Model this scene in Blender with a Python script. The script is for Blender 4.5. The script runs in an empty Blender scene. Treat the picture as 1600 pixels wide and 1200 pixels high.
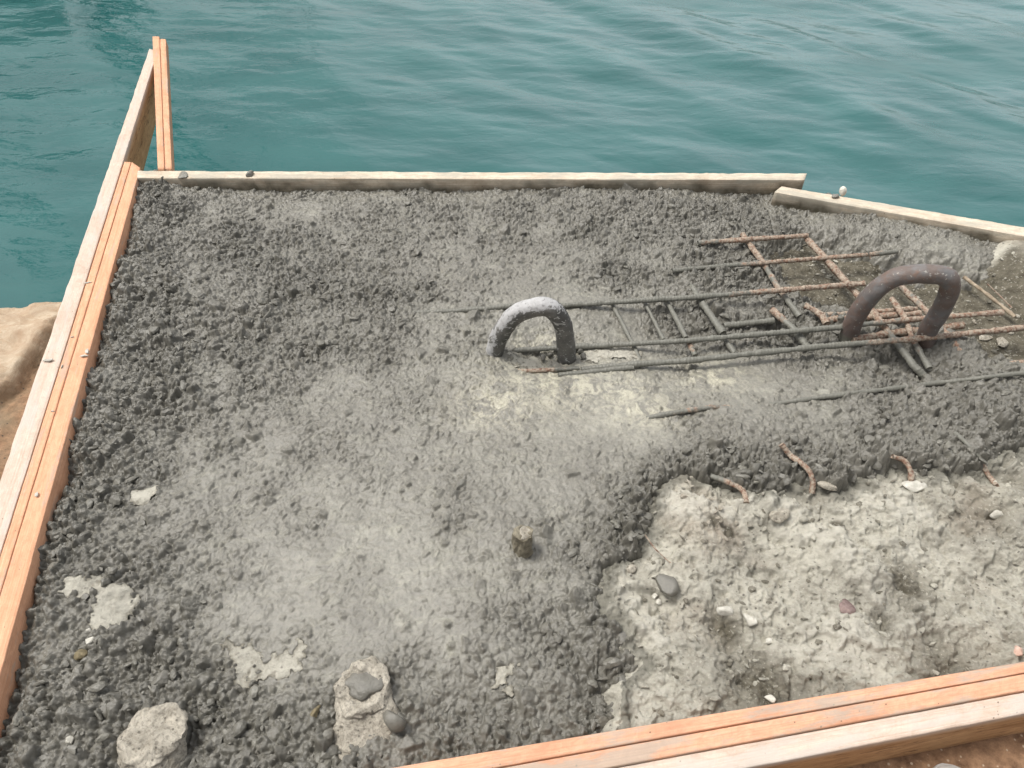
import bpy, math, random
import numpy as np
from mathutils import Vector
random.seed(7)
R = math.radians
scene = bpy.context.scene
col = scene.collection

# ------------------------------------------------------------------ camera
CH, PITCH, F = 1.5, R(46.0), 1155.0          # metres above the pour, degrees down, focal length in photo pixels
cam_d = bpy.data.cameras.new('camera'); cam = bpy.data.objects.new('camera', cam_d); col.objects.link(cam)
cam.location = (0, 0, CH); cam.rotation_euler = (R(90) - PITCH, 0, 0)
cam_d.sensor_width = 36.0; cam_d.lens = 36.0 * F / 1600.0
cam_d.clip_start = 0.05; cam_d.clip_end = 5000
scene.camera = cam

# ------------------------------------------------------------------ sky and sun (overcast)
SUN_EL, SUN_AZ = R(66), R(-72)               # azimuth from +Y (away from camera), negative = to the left
w = bpy.data.worlds.new("World"); scene.world = w; w.use_nodes = True
nt = w.node_tree; nt.nodes.clear()
o_ = nt.nodes.new('ShaderNodeOutputWorld'); bg = nt.nodes.new('ShaderNodeBackground')
sk = nt.nodes.new('ShaderNodeTexSky'); sk.sky_type = 'NISHITA'; sk.sun_disc = False
sk.sun_elevation = SUN_EL; sk.sun_rotation = SUN_AZ; sk.air_density = 1.0; sk.dust_density = 6.0; sk.ozone_density = 1.0
hs = nt.nodes.new('ShaderNodeHueSaturation'); hs.inputs['Saturation'].default_value = 0.22
# the cloud cover is brighter over the sea to the right, duller to the left
tc = nt.nodes.new('ShaderNodeTexCoord'); dt = nt.nodes.new('ShaderNodeVectorMath'); dt.operation = 'DOT_PRODUCT'; dt.inputs[1].default_value = (math.sin(R(42)), math.cos(R(42)), 0.0)
mr = nt.nodes.new('ShaderNodeMapRange'); mr.interpolation_type = 'SMOOTHSTEP'; mr.inputs['From Min'].default_value = 0.30; mr.inputs['From Max'].default_value = 0.95; mr.inputs['To Min'].default_value = 0.88; mr.inputs['To Max'].default_value = 2.3
ml = nt.nodes.new('ShaderNodeVectorMath'); ml.operation = 'SCALE'
nt.links.new(tc.outputs['Generated'], dt.inputs[0]); nt.links.new(dt.outputs['Value'], mr.inputs['Value'])
nt.links.new(sk.outputs[0], hs.inputs['Color']); nt.links.new(hs.outputs[0], ml.inputs[0]); nt.links.new(mr.outputs[0], ml.inputs['Scale']); nt.links.new(ml.outputs[0], bg.inputs[0]); nt.links.new(bg.outputs[0], o_.inputs[0])
bg.inputs[1].default_value = 0.15
sd_ = bpy.data.lights.new('sun', 'SUN'); sd_.energy = 2.1; sd_.angle = R(20); sd_.color = (1.0, 0.97, 0.92)
sun = bpy.data.objects.new('sun', sd_); col.objects.link(sun)
sv = Vector((math.sin(SUN_AZ) * math.cos(SUN_EL), math.cos(SUN_AZ) * math.cos(SUN_EL), math.sin(SUN_EL)))
sun.rotation_euler = sv.to_track_quat('Z', 'Y').to_euler(); sun.location = (-3, 2, 6)
scene.view_settings.view_transform = 'Standard'; scene.view_settings.look = 'None'
scene.view_settings.exposure = 0.3; scene.view_settings.gamma = 1.0
scene.render.resolution_x = 1024; scene.render.resolution_y = 768

# ------------------------------------------------------------------ measuring helpers
SP, CP = math.sin(PITCH), math.cos(PITCH)
def ray(px, py):
    a = (px - 800) / F; b = (600 - py) / F
    return Vector((a, CP + b * SP, -SP + b * CP))
def at(px, py, z=0.0):                        # the point of height z seen at a photo pixel
    d = ray(px, py); t = (z - CH) / d.z
    return Vector((d.x * t, d.y * t, z))
def at_plane(px, py, p, n):
    d = ray(px, py); c = Vector((0, 0, CH)); t = (Vector(p) - c).dot(n) / d.dot(n)
    return c + d * t
def to_px(X, Y, Z):
    zc = Y * CP - (Z - CH) * SP; yc = Y * SP + (Z - CH) * CP
    return 800 + F * X / zc, 600 - F * yc / zc

# ------------------------------------------------------------------ object helpers
def tag(o, label=None, cat=None, group=None, kind=None):
    if label: o['label'] = label
    if cat: o['category'] = cat
    if group: o['group'] = group
    if kind: o['kind'] = kind
    return o
def link(name, me, mat=None, parent=None, smooth=True):
    o = bpy.data.objects.new(name, me); col.objects.link(o)
    if mat: me.materials.append(mat)
    if parent: o.parent = parent
    if smooth: me.polygons.foreach_set('use_smooth', np.ones(len(me.polygons), dtype=bool))
    return o
def mesh_np(name, V, Fq, attrs=None):
    me = bpy.data.meshes.new(name); V = np.asarray(V, dtype=np.float32); Fq = np.asarray(Fq, dtype=np.int32)
    n = Fq.shape[1]
    me.vertices.add(len(V)); me.vertices.foreach_set('co', V.ravel())
    me.loops.add(Fq.size); me.loops.foreach_set('vertex_index', Fq.ravel())
    me.polygons.add(len(Fq)); me.polygons.foreach_set('loop_start', np.arange(0, Fq.size, n, dtype=np.int32))
    me.polygons.foreach_set('loop_total', np.full(len(Fq), n, dtype=np.int32))
    for k, a in (attrs or {}).items():
        a = np.asarray(a, dtype=np.float32)
        if a.ndim == 1:
            at_ = me.attributes.new(k, 'FLOAT', 'POINT'); at_.data.foreach_set('value', a)
        else:
            at_ = me.attributes.new(k, 'FLOAT_VECTOR', 'POINT'); at_.data.foreach_set('vector', a.ravel())
    me.update(calc_edges=True); me.validate()
    return me

# ------------------------------------------------------------------ noise
def vnoise(X, Y, seed):
    g = np.random.RandomState(seed).rand(257, 257).astype(np.float32)
    xi = np.floor(X).astype(np.int64); yi = np.floor(Y).astype(np.int64)
    fx = (X - xi); fy = (Y - yi); fx = fx * fx * (3 - 2 * fx); fy = fy * fy * (3 - 2 * fy)
    a = g[yi % 257, xi % 257]; b = g[yi % 257, (xi + 1) % 257]; c = g[(yi + 1) % 257, xi % 257]; d = g[(yi + 1) % 257, (xi + 1) % 257]
    return (a + (b - a) * fx) * (1 - fy) + (c + (d - c) * fx) * fy
def fbm(X, Y, scale, seed, octs=4, gain=0.5):
    s = 0; a = 1; t = 0
    for k in range(octs):
        c, sn = math.cos(0.6 * k), math.sin(0.6 * k); q = (2 ** k) / scale
        s = s + a * vnoise((X * c - Y * sn) * q + 11.3 * k + 40, (X * sn + Y * c) * q + 7.7 * k + 40, seed + k); t += a; a *= gain
    return s / t * 2 - 1
def sstep(x, a, b):
    t = np.clip((x - a) / (b - a), 0, 1); return t * t * (3 - 2 * t)
def sdist(X, Y, poly):                       # signed distance to a polygon, positive inside
    d2 = np.full(X.shape, 1e9, dtype=np.float32); ins = np.zeros(X.shape, dtype=bool); n = len(poly)
    for i in range(n):
        ax, ay = poly[i][0], poly[i][1]; bx, by = poly[(i + 1) % n][0], poly[(i + 1) % n][1]
        ex, ey = bx - ax, by - ay; L = ex * ex + ey * ey + 1e-12
        t = np.clip(((X - ax) * ex + (Y - ay) * ey) / L, 0, 1)
        d2 = np.minimum(d2, (X - ax - t * ex) ** 2 + (Y - ay - t * ey) ** 2)
        c = ((ay > Y) != (by > Y))
        if abs(by - ay) > 1e-12:
            ins ^= c & (X < (bx - ax) * (Y - ay) / (by - ay) + ax)
    d = np.sqrt(d2); return np.where(ins, d, -d)
def wpoly(pts, z=0.0): return [at(x, y, z)[:2] for x, y in pts]

# ------------------------------------------------------------------ materials
class NB:
    def __init__(s, name):
        s.m = bpy.data.materials.new(name); s.m.use_nodes = True; s.t = s.m.node_tree
        s.b = s.t.nodes['Principled BSDF']
    def n(s, typ, **kw):
        nd = s.t.nodes.new(typ)
        for k, v in kw.items():
            if hasattr(nd, k): setattr(nd, k, v)
            else: nd.inputs[k.replace('_', ' ')].default_value = v
        return nd
    def l(s, a, b): s.t.links.new(a, b)
    def coord(s, scale=(1, 1, 1), attr=None):
        if attr: c = s.n('ShaderNodeAttribute', attribute_name=attr).outputs['Vector']
        else: c = s.n('ShaderNodeTexCoord').outputs['Object']
        mp = s.n('ShaderNodeMapping'); mp.inputs['Scale'].default_value = scale; s.l(c, mp.inputs['Vector']); return mp.outputs[0]
    def noise(s, vec, scale, detail=6, rough=0.6, dist=0.0):
        nd = s.n('ShaderNodeTexNoise', Scale=scale, Detail=detail, Roughness=rough, Distortion=dist); s.l(vec, nd.inputs['Vector']); return nd.outputs[0]
    def vor(s, vec, scale, feature='F1', out=0):
        nd = s.n('ShaderNodeTexVoronoi', Scale=scale); nd.feature = feature; s.l(vec, nd.inputs['Vector']); return nd.outputs[out]
    def ramp(s, fac, stops):
        r = s.n('ShaderNodeValToRGB'); e = r.color_ramp.elements
        while len(e) < len(stops): e.new(0.5)
        for i, (p, c) in enumerate(stops):
            e[i].position = p; e[i].color = (c, c, c, 1) if not isinstance(c, tuple) else (*c, 1)
        s.l(fac, r.inputs[0]); return r.outputs[0]
    def attr(s, name): return s.n('ShaderNodeAttribute', attribute_name=name).outputs['Fac']
    def mix(s, fac, a, b, mode='MIX'):
        nd = s.n('ShaderNodeMix', data_type='RGBA'); nd.blend_type = mode
        for sock, v in ((nd.inputs['Factor'], fac), (nd.inputs[6], a), (nd.inputs[7], b)):
            if hasattr(v, 'links'): s.l(v, sock)
            elif isinstance(v, tuple): sock.default_value = (*v, 1)
            else: sock.default_value = v
        return nd.outputs[2]
    def math(s, op, a, b=0.0):
        nd = s.n('ShaderNodeMath'); nd.operation = op
        for i, v in enumerate((a, b)):
            if hasattr(v, 'links'): s.l(v, nd.inputs[i])
            else: nd.inputs[i].default_value = v
        return nd.outputs[0]
    def bump(s, h, dist, strength=1.0, prev=None):
        nd = s.n('ShaderNodeBump', Distance=dist, Strength=strength); s.l(h, nd.inputs['Height'])
        if prev: s.l(prev, nd.inputs['Normal'])
        return nd.outputs[0]
    def done(s, color=None, rough=None, normal=None, **kw):
        for k, v in (('Base Color', color), ('Roughness', rough), ('Normal', normal)):
            if v is None: continue
            if hasattr(v, 'links'): s.l(v, s.b.inputs[k])
            else: s.b.inputs[k].default_value = (*v, 1) if isinstance(v, tuple) else v
        for k, v in kw.items(): s.b.inputs[k.replace('_', ' ')].default_value = v
        return s.m

def mat_fresh():
    b = NB('wet_concrete'); c = b.coord()
    slur = b.attr('slurry')
    n1 = b.noise(c, 5.0, 5, 0.6); n2 = b.noise(c, 60, 6, 0.7); n3 = b.noise(c, 260, 4, 0.6)
    base = b.mix(slur, (0.106, 0.100, 0.082), (0.272, 0.260, 0.219))
    base = b.mix(b.ramp(n1, [(0.35, 0.0), (0.7, 1.0)]), base, (0.172, 0.162, 0.136))
    base = b.mix(b.math('MULTIPLY', b.ramp(n2, [(0.3, 1.0), (0.62, 0.0)]), 0.45), base, (0.07, 0.068, 0.058))
    # thin milky laitance that floats up in the smooth pools
    lait = b.math('MULTIPLY', b.ramp(b.noise(b.coord((1, 1.6, 1)), 9, 7, 0.72, 1.6), [(0.52, 0.0), (0.72, 1.0)]), slur)
    base = b.mix(b.math('MULTIPLY', lait, 0.55), base, (0.36, 0.35, 0.28))
    base = b.mix(b.math('MULTIPLY', b.attr('milk'), b.ramp(b.noise(c, 28, 6, 0.7, 1.0), [(0.42, 0.0), (0.6, 1.0)])), base, (0.50, 0.47, 0.36))
    v = b.vor(c, 120); bp = b.bump(n3, 0.0012, 0.8)
    bp = b.bump(v, 0.0010, 0.5, bp); bp = b.bump(n2, 0.004, 0.7, bp)
    ro = b.math('ADD', b.math('MULTIPLY', n2, 0.35), 0.20)
    return b.done(base, ro, bp, Specular_IOR_Level=0.5)
def mat_old():
    b = NB('old_concrete'); c = b.coord()
    dirt = b.attr('dirt')
    n1 = b.noise(c, 6, 6, 0.65); n2 = b.noise(c, 45, 8, 0.7); n3 = b.noise(c, 300, 4, 0.65)
    base = b.mix(b.ramp(n1, [(0.38, 0.0), (0.62, 1.0)]), (0.345, 0.325, 0.27), (0.53, 0.505, 0.425))
    base = b.mix(b.math('MULTIPLY', b.ramp(n2, [(0.36, 1.0), (0.52, 0.0)]), 0.55), base, (0.23, 0.21, 0.17))
    base = b.mix(b.ramp(b.vor(b.coord((1, 1.3, 1)), 42), [(0.08, 1.0), (0.16, 0.0)]), base, (0.15, 0.14, 0.12))
    base = b.mix(b.math('MULTIPLY', b.ramp(b.noise(c, 3.2, 3, 0.5), [(0.55, 0.0), (0.68, 1.0)]), 0.3), base, (0.40, 0.30, 0.22))
    dcol = b.mix(b.ramp(b.noise(c, 24, 6, 0.7), [(0.35, 0.0), (0.65, 1.0)]), (0.065, 0.056, 0.037), (0.175, 0.157, 0.115))
    base = b.mix(dirt, base, dcol)
    base = b.mix(b.math('MULTIPLY', b.attr('pale'), b.ramp(n2, [(0.3, 0.35), (0.55, 1.0)])), base, (0.54, 0.515, 0.44))
    base = b.mix(b.math('MULTIPLY', b.ramp(b.noise(c, 130, 3, 0.5), [(0.6, 0.0), (0.7, 1.0)]), 0.5), base, (0.58, 0.55, 0.47))
    base = b.mix(b.math('MULTIPLY', b.attr('damp'), b.ramp(n2, [(0.3, 1.0), (0.7, 0.75)])), base, (0.155, 0.15, 0.122))
    bp = b.bump(n3, 0.002, 1.0); bp = b.bump(b.noise(c, 110, 6, 0.75), 0.004, 1.0, bp); bp = b.bump(n2, 0.010, 0.9, bp)
    return b.done(base, b.math('SUBTRACT', 0.92, b.math('MULTIPLY', dirt, 0.3)), bp, Specular_IOR_Level=0.3)
def mat_wood(name, light, mid, dark, dirty=0.0, stain=(0.32, 0.31, 0.27)):
    b = NB(name); c = b.coord((1.6, 26, 26), 'luv'); c2 = b.coord((1, 1, 1), 'luv')
    g = b.noise(c, 3.0, 8, 0.7, 0.6); g2 = b.noise(b.coord((0.5, 90, 90), 'luv'), 3.0, 4, 0.6); bl = b.noise(c2, 7, 5, 0.6)
    saw = b.noise(b.coord((150, 6, 6), 'luv'), 2.0, 3, 0.5)
    base = b.mix(b.ramp(g, [(0.30, 0.0), (0.62, 1.0)]), mid, light)
    base = b.mix(b.math('MULTIPLY', b.ramp(g2, [(0.35, 1.0), (0.52, 0.0)]), 0.40), base, dark)
    base = b.mix(b.math('MULTIPLY', b.ramp(bl, [(0.5, 0.0), (0.75, 1.0)]), 0.55), base, dark)
    base = b.mix(b.math('MULTIPLY', b.ramp(saw, [(0.5, 0.0), (0.62, 1.0)]), 0.07), base, dark)
    base = b.mix(b.math('MULTIPLY', b.ramp(b.noise(b.coord((22, 40, 40), 'luv'), 1.6, 7, 0.75, 0.8), [(0.42, 0.0), (0.62, 1.0)]), 0.42), base, dark)
    sp = b.ramp(b.vor(c2, 55), [(0.07, 1.0), (0.12, 0.0)])
    spm = b.ramp(b.noise(c2, 14, 2, 0.5), [(0.52, 0.0), (0.6, 1.0)])
    base = b.mix(b.math('MULTIPLY', b.math('MULTIPLY', sp, spm), 0.8), base, (0.10, 0.075, 0.05))
    smear = b.ramp(b.noise(b.coord((2.2, 9, 9), 'luv'), 2.2, 7, 0.7), [(0.575 - dirty * 0.2, 0.0), (0.64 - dirty * 0.15, 1.0)])
    base = b.mix(b.math('MULTIPLY', smear, 0.45 + 0.4 * dirty), base, stain)
    base = b.mix(b.math('MULTIPLY', b.attr('grime'), b.ramp(b.noise(c2, 24, 6, 0.7), [(0.3, 0.55), (0.6, 1.0)])), base, (0.085, 0.075, 0.05))
    fg = b.noise(b.coord((2.5, 14, 14), 'luv'), 2.2, 7, 0.7, 1.5)
    fc = b.mix(b.ramp(fg, [(0.32, 0.0), (0.66, 1.0)]), (0.34, 0.18, 0.08), (0.60, 0.37, 0.19))
    fc = b.mix(b.math('MULTIPLY', b.ramp(b.noise(b.coord((5, 30, 30), 'luv'), 2.0, 6, 0.7, 2.0), [(0.56, 0.0), (0.64, 1.0)]), 0.7), fc, (0.10, 0.042, 0.018))
    base = b.mix(b.attr('face'), base, fc)
    bp = b.bump(g2, 0.0012, 0.8); bp = b.bump(saw, 0.0008, 0.5, bp)
    return b.done(base, 0.8, bp, Specular_IOR_Level=0.25)
def mat_rebar():
    b = NB('rusted_steel'); c = b.coord(); mud = b.attr('mud')
    n = b.noise(c, 70, 6, 0.7); n2 = b.noise(c, 22, 5, 0.7)
    rust = b.mix(b.ramp(n, [(0.35, 0.0), (0.65, 1.0)]), (0.080, 0.045, 0.030), (0.25, 0.135, 0.085))
    rust = b.mix(b.ramp(b.noise(c, 110, 5, 0.7), [(0.40, 0.0), (0.58, 0.85)]), rust, (0.38, 0.325, 0.255))
    m = b.math('ADD', mud, b.math('MULTIPLY', b.math('SUBTRACT', n2, 0.5), 1.5))
    mm = b.ramp(m, [(0.42, 0.0), (0.58, 1.0)])
    base = b.mix(mm, rust, b.mix(n, (0.10, 0.098, 0.08), (0.20, 0.195, 0.165)))
    return b.done(base, b.math('SUBTRACT', 0.8, b.math('MULTIPLY', mm, 0.3)), b.bump(n, 0.002, 0.8))
def mat_hook(rusty):
    b = NB('painted_steel_rusty' if rusty else 'painted_steel_black'); c = b.coord()
    n = b.noise(c, 16, 6, 0.65); n2 = b.noise(c, 60, 7, 0.7); n3 = b.noise(c, 9, 4, 0.6)
    if rusty:
        base = b.mix(b.ramp(n, [(0.42, 0.0), (0.60, 1.0)]), (0.15, 0.146, 0.144), (0.135, 0.105, 0.09))
        base = b.mix(b.math('MULTIPLY', b.ramp(n2, [(0.45, 0.0), (0.65, 1.0)]), b.ramp(n3, [(0.48, 0.0), (0.60, 0.7)])), base, (0.19, 0.11, 0.075))
        base = b.mix(b.attr('rust'), base, b.mix(n2, (0.085, 0.050, 0.040), (0.20, 0.125, 0.095)))
        base = b.mix(b.ramp(b.noise(c, 75, 4, 0.6), [(0.63, 0.0), (0.67, 0.8)]), base, (0.42, 0.40, 0.36))
    else:
        base = b.mix(b.ramp(n, [(0.35, 0.0), (0.7, 1.0)]), (0.055, 0.055, 0.051), (0.17, 0.163, 0.148))
        base = b.mix(b.ramp(b.noise(b.coord((1, 1, 1.8)), 62, 3, 0.5, 1.0), [(0.62, 0.0), (0.64, 0.9)]), base, (0.40, 0.40, 0.38))
        pk = b.math('ADD', b.attr('paint'), b.math('MULTIPLY', b.math('SUBTRACT', b.noise(c, 34, 8, 0.75), 0.5), 3.2))
        base = b.mix(b.math('MULTIPLY', b.ramp(pk, [(0.55, 0.0), (0.585, 1.0)]), b.ramp(b.noise(c, 85, 5, 0.7), [(0.36, 0.35), (0.46, 1.0)])), base, b.mix(n2, (0.26, 0.25, 0.24), (0.56, 0.56, 0.56)))
    base = b.mix(b.ramp(b.math('ADD', b.attr('mud'), b.math('MULTIPLY', b.math('SUBTRACT', n2, 0.5), 0.8)), [(0.45, 0.0), (0.6, 1.0)]), base, (0.14, 0.135, 0.11))
    return b.done(base, b.math('ADD', b.math('MULTIPLY', n2, 0.4), 0.42), b.bump(n2, 0.003, 1.0))
def mat_stone(name, a, c_, rough=0.85, sc=40):
    b = NB(name); c = b.coord(); n = b.noise(c, sc, 7, 0.7)
    base = b.mix(b.ramp(n, [(0.35, 0.0), (0.65, 1.0)]), a, c_)
    return b.done(base, rough, b.bump(n, 0.004, 0.9))
def mat_water():
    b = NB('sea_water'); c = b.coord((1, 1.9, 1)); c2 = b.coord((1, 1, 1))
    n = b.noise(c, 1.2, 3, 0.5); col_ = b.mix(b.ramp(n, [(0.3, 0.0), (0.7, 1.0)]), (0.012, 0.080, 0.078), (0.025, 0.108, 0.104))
    n2 = b.noise(c, 7.0, 3, 0.5, 0.4); mpr = b.n('ShaderNodeMapping'); mpr.inputs['Rotation'].default_value = (0, 0, R(46)); mpr.inputs['Scale'].default_value = (0.35, 1.6, 1); b.l(b.n('ShaderNodeTexCoord').outputs['Object'], mpr.inputs['Vector'])
    wind = b.math('ADD', b.math('MULTIPLY', b.ramp(b.noise(mpr.outputs[0], 1.1, 5, 0.6, 0.5), [(0.40, 0.0), (0.60, 0.30)]), b.attr('ruffle')), 0.025)
    n4 = b.noise(b.coord((1, 2.2, 1)), 16, 4, 0.6, 0.5); bp = b.bump(n2, 0.014, 0.35); bp = b.bump(n4, 0.005, 0.16, bp)
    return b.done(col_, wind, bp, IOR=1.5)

M_fresh = mat_fresh(); M_old = mat_old(); M_rebar = mat_rebar(); M_water = mat_water()
M_pale = mat_wood('pale_wood', (0.63, 0.52, 0.43), (0.54, 0.43, 0.345), (0.38, 0.27, 0.20), 0.45, (0.50, 0.45, 0.40))
M_orange = mat_wood('orange_wood', (0.73, 0.42, 0.262), (0.62, 0.32, 0.185), (0.42, 0.20, 0.11), 0.12, (0.36, 0.33, 0.28))
M_orange2 = mat_wood('smeared_orange_wood', (0.68, 0.40, 0.26), (0.58, 0.30, 0.18), (0.40, 0.19, 0.11), 0.5, (0.34, 0.32, 0.27))
M_grey = mat_wood('weathered_wood', (0.70, 0.62, 0.50), (0.54, 0.46, 0.35), (0.30, 0.22, 0.15), 0.5, (0.36, 0.34, 0.28))

# ------------------------------------------------------------------ water
WZ = -0.9
def axis(lo, hi, step, far, grow=1.12):
    a = list(np.arange(lo, hi, step)); s = step; x = a[-1]
    while x < far: s *= grow; x += s; a.append(x)
    s = step; x = a[0]
    while x > -far: s *= grow; x -= s; a.insert(0, x)
    return np.array(a)
xs = axis(-6.5, 8.5, 0.022, 1500); ys = axis(1.6, 10.0, 0.020, 1500)
X, Y = np.meshgrid(xs, ys)
def dirn(X, Y, ang, la, lc, seed, octs=3):   # noise stretched along a crest direction
    c, s = math.cos(ang), math.sin(ang)
    return fbm((X * c + Y * s) / la, (-X * s + Y * c) / lc, 1.0, seed, octs, 0.5)
right = sstep(X + 0.25 * Y, -1.0, 3.0)
Hh = 0.026 * dirn(X, Y, R(-42), 3.0, 0.95, 3, 2) + 0.032 * dirn(X, Y, R(-52), 1.8, 0.46, 9, 2) * (0.55 + 1.0 * right)
Hh += 0.015 * dirn(X, Y, R(-10), 0.75, 0.26, 17, 3) + (0.0026 + 0.0022 * right) * dirn(X, Y, R(-30), 0.40, 0.13, 29, 2)
Hh *= np.exp(-((X / 30) ** 2 + (Y / 30) ** 2))
ruf = sstep(X + 0.35 * Y + 0.8 * fbm(X, Y, 1.5, 41, 3), 0.2, 4.5); V = np.stack([X, Y, WZ + Hh], -1).reshape(-1, 3)
def gridf(ny, nx):
    i = np.arange(ny * nx).reshape(ny, nx)
    return np.stack([i[:-1, :-1], i[:-1, 1:], i[1:, 1:], i[1:, :-1]], -1).reshape(-1, 4)
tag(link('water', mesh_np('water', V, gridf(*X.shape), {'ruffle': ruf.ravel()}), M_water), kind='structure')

# ------------------------------------------------------------------ heightfields of the pour
ZT = 0.07                                     # height of the formwork tops
G = 0.0023
x0, x1, y0, y1 = -1.62, 2.60, 0.26, 2.56
gx = np.arange(x0, x1, G, dtype=np.float32); gy = np.arange(y0, y1, G, dtype=np.float32)
X, Y = np.meshgrid(gx, gy)
PX, PY = to_px(X, Y, 0.0)
MAP = """88765335566652344
88877665556686434
99877663323686555
99876543222115777
99864443211633668
99753233247998889
99742112358888888
99763223578988888
99887656689988888
99988878887888888
99999988888888888"""
mp_ = np.array([[int(c) for c in r] for r in MAP.split('\n')], dtype=np.float32) / 9.0
u = np.clip(PX / 100, 0, 15.999); v = np.clip((PY - 300) / 100, 0, 9.999)
wob = fbm(X, Y, 0.16, 50, 3); wob2 = fbm(X, Y, 0.16, 60, 3)
u = np.clip(u + wob * 0.55, 0, 15.999); v = np.clip(v + wob2 * 0.55, 0, 9.999)
ui = u.astype(int); vi = v.astype(int); fu = u - ui; fv = v - vi
rough = (mp_[vi, ui] * (1 - fu) + mp_[vi, ui + 1] * fu) * (1 - fv) + (mp_[vi + 1, ui] * (1 - fu) + mp_[vi + 1, ui + 1] * fu) * fv
rough = np.clip(rough - 0.03 + 0.40 * fbm(X, Y, 0.12, 70, 4), 0, 1)

# exposed old concrete, lower right / rebar pit, upper right / small bald patches
E1 = wpoly([(1700, 700), (1600, 712), (1560, 735), (1500, 745), (1440, 752), (1390, 742), (1350, 762), (1310, 775), (1268, 768), (1240, 760), (1225, 778),
            (1180, 785), (1150, 780), (1110, 765), (1065, 755), (1030, 775), (1018, 800), (1008, 838), (1010, 860), (985, 885), (950, 905), (945, 940),
            (972, 975), (985, 1010), (1018, 1040), (1000, 1070), (985, 1100), (975, 1150), (985, 1230), (1700, 1240), (2300, 1100), (2300, 640)])
E2 = wpoly([(1172, 385), (1262, 372), (1300, 388), (1395, 400), (1415, 420), (1500, 425), (1520, 442), (1560, 425), (1600, 395), (1700, 385), (1900, 400), (1900, 600), (1640, 592),
            (1530, 580), (1505, 545), (1460, 520), (1400, 522), (1330, 500), (1270, 490), (1235, 462), (1215, 448), (1195, 415)], -0.03)
BALD = [[(165, 935), (205, 930), (212, 965), (200, 990), (172, 992), (160, 975)], [(118, 925), (158, 925), (150, 945), (118, 942)],
        [(358, 1008), (402, 1006), (404, 1040), (392, 1055), (382, 1082), (370, 1050)], [(424, 1030), (478, 1016), (470, 1044), (436, 1064), (420, 1050)],
        [(220, 780), (240, 775), (236, 802), (218, 798)], [(780, 1055), (795, 1052), (792, 1078), (778, 1070)], [(800, 560), (846, 558), (840, 577), (806, 578)], [(912, 548), (988, 545), (992, 560), (915, 566)]]
nz = fbm(X, Y, 0.05, 81, 4) + 0.35 * fbm(X, Y, 0.018, 82, 3)
s1 = sdist(X, Y, E1) + 0.022 * nz; rough = np.clip(rough + 0.35 * sstep(s1, -0.16, -0.05) * sstep(PX + PY * 0.2, 1080, 1180), 0, 1); s2 = sdist(X, Y, E2) + 0.016 * nz
sb = np.full(X.shape, -9.0, dtype=np.float32)
for p in BALD: sb = np.maximum(sb, sdist(X, Y, wpoly(p)))
sb = sb + 0.022 * fbm(X, Y, 0.030, 83, 3) + 0.014 * fbm(X, Y, 0.009, 84, 2)

macro = 0.020 + 0.013 * fbm(X, Y, 0.45, 90, 3) + 0.022 * fbm(X, Y, 0.085, 93, 4) * (0.12 + rough)
BL = [at(215, 255, ZT), at(0, 1060, ZT)]      # inner edge of left formwork
ex, ey = (BL[1] - BL[0])[:2]; L_ = math.hypot(ex, ey)
dl = ((X - BL[0].x) * -ey + (Y - BL[0].y) * ex) / L_; dl = np.abs(dl)
macro += 0.028 * np.exp(-dl / 0.22) * sstep(PY, 1300, 1000)
macro -= 0.004 * np.exp(-dl / 0.10) * sstep(PY, 860, 1010) + 0.020 * np.exp(-(dl / 0.035) ** 2)
for (bx, by, br, dz) in ((60, 1080, 130, -.012), (330, 1160, 150, -.03), (700, 1150, 110, -.025), (930, 1120, 90, -.03), (1010, 1080, 50, -.02), (1180, 345, 70, -.012), (1320, 400, 60, -.01),
                         (980, 500, 120, -.028), (1130, 540, 100, -.024), (850, 555, 55, -.028), (1250, 560, 80, -.018), (1400, 560, 60, -.05), (1200, 470, 70, -.045), (1280, 520, 60, -.03), (1440, 560, 50, -.035), (1060, 500, 70, -.02), (1130, 400, 60, -.018),
                         (300, 480, 140, .02), (1150, 700, 80, .022), (1400, 700, 120, .02), (1560, 640, 90, .02), (420, 620, 140, .012), (620, 520, 100, .012), (950, 350, 100, .014), (1420, 370, 80, .012)):
    c = at(bx, by, 0); sc = at(bx + br, by, 0).x - c.x
    macro += dz * np.exp(-(((X - c.x) ** 2 + (Y - c.y) ** 2) / sc ** 2))
# low ridges scraped by the screed, parallel to the far boards
macro += 0.004 * fbm(X * 0.18, Y, 0.05, 96, 2) * sstep(PY, 620, 380)

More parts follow.
